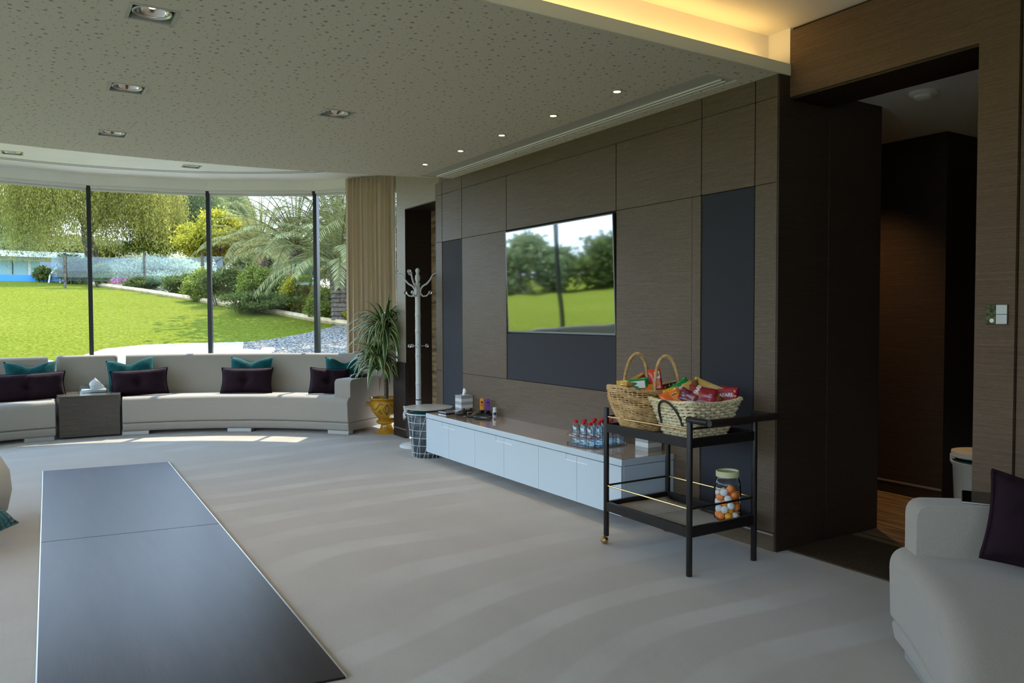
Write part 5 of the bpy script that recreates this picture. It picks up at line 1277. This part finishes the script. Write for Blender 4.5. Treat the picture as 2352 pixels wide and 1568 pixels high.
bush('shrub', 'small shrub right of the first mullion', 232, 630, 26, 0.25, 0.25, M_BUSH, 2200, 15, 0.05)
bush('shrub', 'low dark shrub at the foot of the silver hedge', 330, 652, 25, 0.45, 0.16, M_HEDGE, 2500, 16, 0.05)
bush('shrub', 'dark shrub at the right end of the silver hedge', 418, 655, 23.5, 0.55, 0.24, M_HEDGE, 4200, 17, 0.05)
bush('shrub', 'bright shrub left of the middle mullion', 462, 655, 21.5, 0.40, 0.36, M_BUSH, 4200, 18, 0.05)
bush('shrub', 'leafy shrub right of the middle mullion', 520, 652, 20.5, 0.55, 0.32, M_HEDGE, 7000, 19, 0.045)
bush('shrub', 'tall bright rose bush in the planted bed', 592, 660, 19.2, 0.42, 0.42, M_BUSH, 6500, 20, 0.042)
bush('shrub', 'dark shrub behind the rose bush', 645, 680, 19.0, 0.50, 0.36, M_HEDGE, 6500, 21, 0.042)
bush('shrub', 'bright yellow-green shrub under the small glass panel', 692, 672, 18.2, 0.42, 0.34, M_YEL, 5200, 22, 0.042)
bush('shrub', 'low shrub left of the palm trunk', 745, 700, 17.0, 0.34, 0.30, M_BUSH, 4000, 23, 0.042)
bush('shrub', 'small orange-tinged shrub beside the curtain edge', 801, 720, 16.2, 0.14, 0.11, M_YEL, 1400, 24, 0.035)
bush('shrub', 'long low shrub filling the bed edge', 600, 690, 18.6, 0.9, 0.20, M_HEDGE, 6000, 25, 0.042)
fl = MB(); R = random.Random(8); P = []
for k in range(700):
    p = on_g(R.uniform(212, 304), R.uniform(647, 652)); P.append(p+Vector((0, 0, R.uniform(0.0, 0.16))))
tag(leaf_quads(P, 0.055, R, 1.2).build('pink_flowers', leaf_mat('pink_petal', (0.75, 0.08, 0.16), (0.9, 0.45, 0.5), 0.2), smooth=None, flip=False), 'strip of pink bedding flowers at the top of the lawn', 'flowers', kind='stuff')

def palm(lab, px, base_py, dist, crown_py, L, nf, seed, tr=0.17):
    R = random.Random(seed); c = at_d(px, crown_py, dist); g = gz(c.x, c.y); h = max(0.25, c.z-g)
    t = thing('date_palm', lab, 'palm', (c.x, c.y, g))
    mb = MB(); prof = []
    k = 0; z = -0.1
    while z < h: prof += [(tr*1.06, z), (tr*0.92, z+0.07)]; z += 0.09
    mb.lathe(prof+[(tr*0.7, h), (0, h+0.1)], 12); mb.build('trunk', M_TRUNK, t)
    fb = MB()
    for k in range(nf):
        a = 2.399*k+R.uniform(-.2, .2); el = radians(84-76*(k/nf)+R.uniform(-8, 8)); l = L*R.uniform(0.85, 1.1)
        p = Vector((0, 0, h)); d = Vector((cos(a)*cos(el), sin(a)*cos(el), sin(el))); NS = 50; side = Vector((-sin(a), cos(a), 0)); P_ = []
        for i in range(NS):
            P_.append(p.copy()); t_ = i/NS; up = side.cross(d).normalized()
            if i > 7:
                ll = 0.42*L/2.3*(1-0.65*max(0, t_-0.35)/0.65)*min(1, (i-5)/7)
                for s in (-1, 1):
                    ld = (d*0.75+side*s*0.85+up*0.35*R.uniform(0.4, 1.4)+Vector((0, 0, -0.12))).normalized(); w_ = d*0.0095
                    o = len(fb.v); fb.v += [tuple(p-w_), tuple(p+w_), tuple(p+ld*ll*0.6+w_*0.8+Vector((0, 0, -0.01))), tuple(p+ld*ll+Vector((0, 0, -0.05*ll))), tuple(p+ld*ll*0.6-w_*0.8)]
                    fb.f.append((o, o+1, o+2, o+3, o+4)); fb.mi.append(0)
            p = p+d*(l/NS); d = (d+Vector((0, 0, -0.029*(0.5+1.1*t_)))).normalized()
        fb.tube(P_, [0.022*(1-0.8*i/NS) for i in range(NS)], 4)
    fb.build('fronds', M_PALM, t, smooth=None, flip=False); return t
palm('big date palm nearest the curtain with a thick short trunk', 782, 742, 16.3, 612, 2.0, 46, 1, 0.20)
palm('date palm in the middle of the right windows', 680, 700, 20.5, 570, 2.2, 44, 2)
palm('smaller date palm behind the yellow bushy tree', 600, 650, 24.5, 575, 2.1, 40, 3)
palm('tall date palm behind the others by the curtain', 770, 650, 22.0, 540, 2.5, 44, 4)
palm('date palm hidden mostly behind the curtain', 905, 650, 17.0, 560, 2.5, 44, 5)
palm('far date palm at the left edge of the garden', 55, 560, 43.0, 545, 2.6, 34, 6)
# unseen trees beyond the curtain, added to shade the right lawn and the window
for k, (x, y, r_, z_) in enumerate(((17.0, -7.4, 3.0, 5.4), (22.5, -10.5, 2.6, 6.2), (13.0, -7.2, 1.8, 4.9))):
    R = random.Random(60+k); t = thing('leafy_tree', ('broad unseen tree added for shade beyond the curtain, nearer the house', 'broad unseen tree added for shade beyond the curtain, further up the garden', 'unseen tree added for shade at the far right of the garden')[k % 3], 'tree', (x, y, gz(x, y)))
    leaf_quads(crown_pts((0, 0, z_-gz(x, y)), (r_, r_, 0.7), 6000, R, 40), 0.15, R).build('foliage', M_HEDGE, t, smooth=None, flip=False)
    trunk(t, (1.5, -2.2, -0.1), (0.8, -1.2, z_-gz(x, y)), 0.18, branches=[(0.2, 0.5, z_-gz(x, y)), (-1.0, -1.0, z_-gz(x, y))])

# ---- far house, pool, glass fence
M_HW = mat('house_white', (0.72, 0.74, 0.76), 0.7); M_POOLB = mat('pool_blue', (0.03, 0.22, 0.52), 0.3); M_TEALG = mat('house_glazing', (0.24, 0.42, 0.43), 0.12)
hp = at_d(-30, 610, 36); ha = atan2(hp.y, hp.x)
hs = thing('pool_house', 'low white pool house with tall teal windows at the left edge', 'building', (hp.x, hp.y, gz(hp.x, hp.y)), (0, 0, ha))
zr = hp.z-gz(hp.x, hp.y)
B(0.0, 3.0, -3.05, 3.0, -0.4, zr+0.36).build('wall', M_HW, hs, smooth=None)
B(-0.5, 3.2, -3.25, 3.2, zr+0.36, zr+0.58).build('roof', M_HW, hs, smooth=None)
for y0, y1 in ((-2.30, -1.42), (-1.30, -0.35), (-0.2, 0.7), (-2.98, -2.55)):
    wf = B(-0.05, 0.02, y0, y1, -0.25, zr+0.22).build('window', M_TEALG, hs, smooth=None)
    B(-0.07, -0.04, (y0+y1)/2-0.015, (y0+y1)/2+0.015, -0.25, zr+0.22).build('mullion', M_DKMETAL, wf, smooth=None)
pp = at_d(40, 638, 28.0); pa = atan2(pp.y, pp.x)
pw = thing('raised_pool', 'strip of blue pool wall at the top of the lawn', 'pool', (pp.x, pp.y, pp.z), (0, 0, pa))
B(-0.1, 2.2, -1.17, 3.2, -0.45, 0.09).build('pool_wall', M_POOLB, pw, smooth=None)
B(0.1, 2.0, -1.0, 3.0, 0.05, 0.095).build('water', mat('pool_water', (0.10, 0.35, 0.60), 0.05), pw, smooth=None)
lt = thing('pool_ladder', 'white handrail at the right end of the pool', 'handrail', tuple(at_d(124, 640, 27.3)))
MB().tube([(0, 0.16, -0.3), (0, 0.10, 0.12), (0, -0.06, 0.32), (0, -0.16, 0.36), (0, -0.17, -0.3)], 0.025, 8).build('rail', M_HW, lt)
hp2 = at_d(330, 585, 44); ha2 = atan2(hp2.y, hp2.x)
h2 = thing('garden_house', 'pale house with blue-green windows behind the trees', 'building', (hp2.x, hp2.y, gz(hp2.x, hp2.y)), (0, 0, ha2)); z2 = hp2.z-gz(hp2.x, hp2.y)
B(0, 4, -3.0, 4.2, -0.5, z2+0.45).build('wall', mat('house_grey', (0.40, 0.42, 0.42), 0.8), h2, smooth=None)
B(-0.3, 4.2, -3.2, 4.4, z2+0.45, z2+0.62).build('roof', mat('roof_dark', (0.12, 0.14, 0.16), 0.7), h2, smooth=None)
for y0, y1 in ((-1.35, -0.35), (-0.25, 0.55), (3.2, 3.7)): B(-0.04, 0.02, y0, y1, -0.4, z2+0.30).build('window', M_TEALG, h2, smooth=None)
gw = at_d(235, 640, 31.5); ga = atan2(gw.y, gw.x)
gwo = B(0, 0.25, -2.2, 1.9, -0.6, 0.55, M=Matrix.Translation(gw) @ Matrix.Rotation(ga, 4, 'Z')).build('garden_wall', mat('pale_blue_render', (0.50, 0.57, 0.63), 0.8), smooth=None)
tag(gwo, 'pale blue-grey garden wall behind the shrubs', 'wall')
M_FGL = thin_glass('fence_glass', (0.74, 0.86, 0.93), 0.5, 0.045)
def fence_glass(lab, a, b, zt, zb, d):
    p, q = at_d(a, zt, d), at_d(b, zt, d); bz = at_d((a+b)/2, zb, d).z
    v = (Vector((q.x, q.y))-Vector((p.x, p.y))).normalized(); n = Vector((-v.y, v.x))*0.006
    t = thing('glass_fence_panel', lab, 'fence', (p.x, p.y, bz))
    MB().prism([(-n.x, -n.y), (q.x-p.x-n.x, q.y-p.y-n.y), (q.x-p.x+n.x, q.y-p.y+n.y), (n.x, n.y)], 0, p.z-bz).build('pane', M_FGL, t, smooth=None)
    return t, q, bz
def fence_post(lab, px, zt, zb, d):
    p = at_d(px, zt, d); bz = at_d(px, zb, d).z
    t = thing('fence_post', lab, 'fence post', (p.x, p.y, bz), group='dark posts of the glass garden fence')
    B(-0.035, 0.035, -0.035, 0.035, -0.2, p.z-bz).build('post', M_TRUNK, t, smooth=None)
    MB().lathe([(0.045, p.z-bz), (0.045, p.z-bz+0.03), (0, p.z-bz+0.04)], 10).build('cap', M_DKMETAL, t)
for a, b, lab in ((117, 148, 'narrow glass fence panel beside the pool handrail'), (149, 331, 'wide glass fence panel crossed by the first mullion'), (333, 464, 'glass fence panel before the silver hedge'), (466, 512, 'glass fence panel at the middle mullion')):
    fence_glass(lab, a, b, 588, 646 if b < 400 else 664, 25.5 if b < 400 else 24.0)
for px, lab in ((148, 'dark fence post left of the first mullion'), (332, 'dark fence post before the silver hedge'), (465, 'dark fence post beside the middle mullion')): fence_post(lab, px, 584, 650, 25.3 if px < 400 else 23.8)
fence_glass('single pale glass panel among the palms', 676, 727, 594, 654, 16.9)
bp = on_g(810, 772); bpo = thing('blue_marker', 'small blue post by the gravel at the curtain edge', 'post', tuple(bp))
B(-0.03, 0.03, -0.05, 0.05, -0.05, 0.24).build('post', mat('blue_paint', (0.05, 0.25, 0.55), 0.5), bpo, bevel=0.008)
MB().lathe([(0.04, 0.24), (0.04, 0.25), (0, 0.26)], 10).build('cap', M_HW, bpo)
# garden on the unseen left side, which the television mirrors and which lights the room
for k, (x, y, r_, z_) in enumerate(((34, 5.2, 1.7, 1.2), (32, 9, 2.0, 1.0), (30, 12.5, 2.2, 1.2), (27, 16.5, 2.2, 1.0), (22.5, 20.5, 2.3, 1.2), (16, 23.5, 2.4, 1.3), (8, 25, 2.8, 1.4), (-1, 25, 2.8, 1.4))):
    R = random.Random(90+k); t = thing('garden_shrub', f'big garden shrub on the left side beyond the frame, {("first", "second", "third", "fourth", "fifth", "sixth", "seventh", "eighth")[k]} from the pool', 'bush', (x, y, gz(x, y)))
    P = [Vector((q.x, q.y, max(0.03, q.z))) for q in crown_pts((0, 0, z_), (r_, r_, r_*0.55), 6500, R, 36)]
    leaf_quads(P, 0.15, R).build('foliage', (M_HEDGE, M_BUSH, M_GREY)[k % 3], t, smooth=None, flip=False)
    trunk(t, (0, 0, -0.1), (0, 0, z_), 0.10)
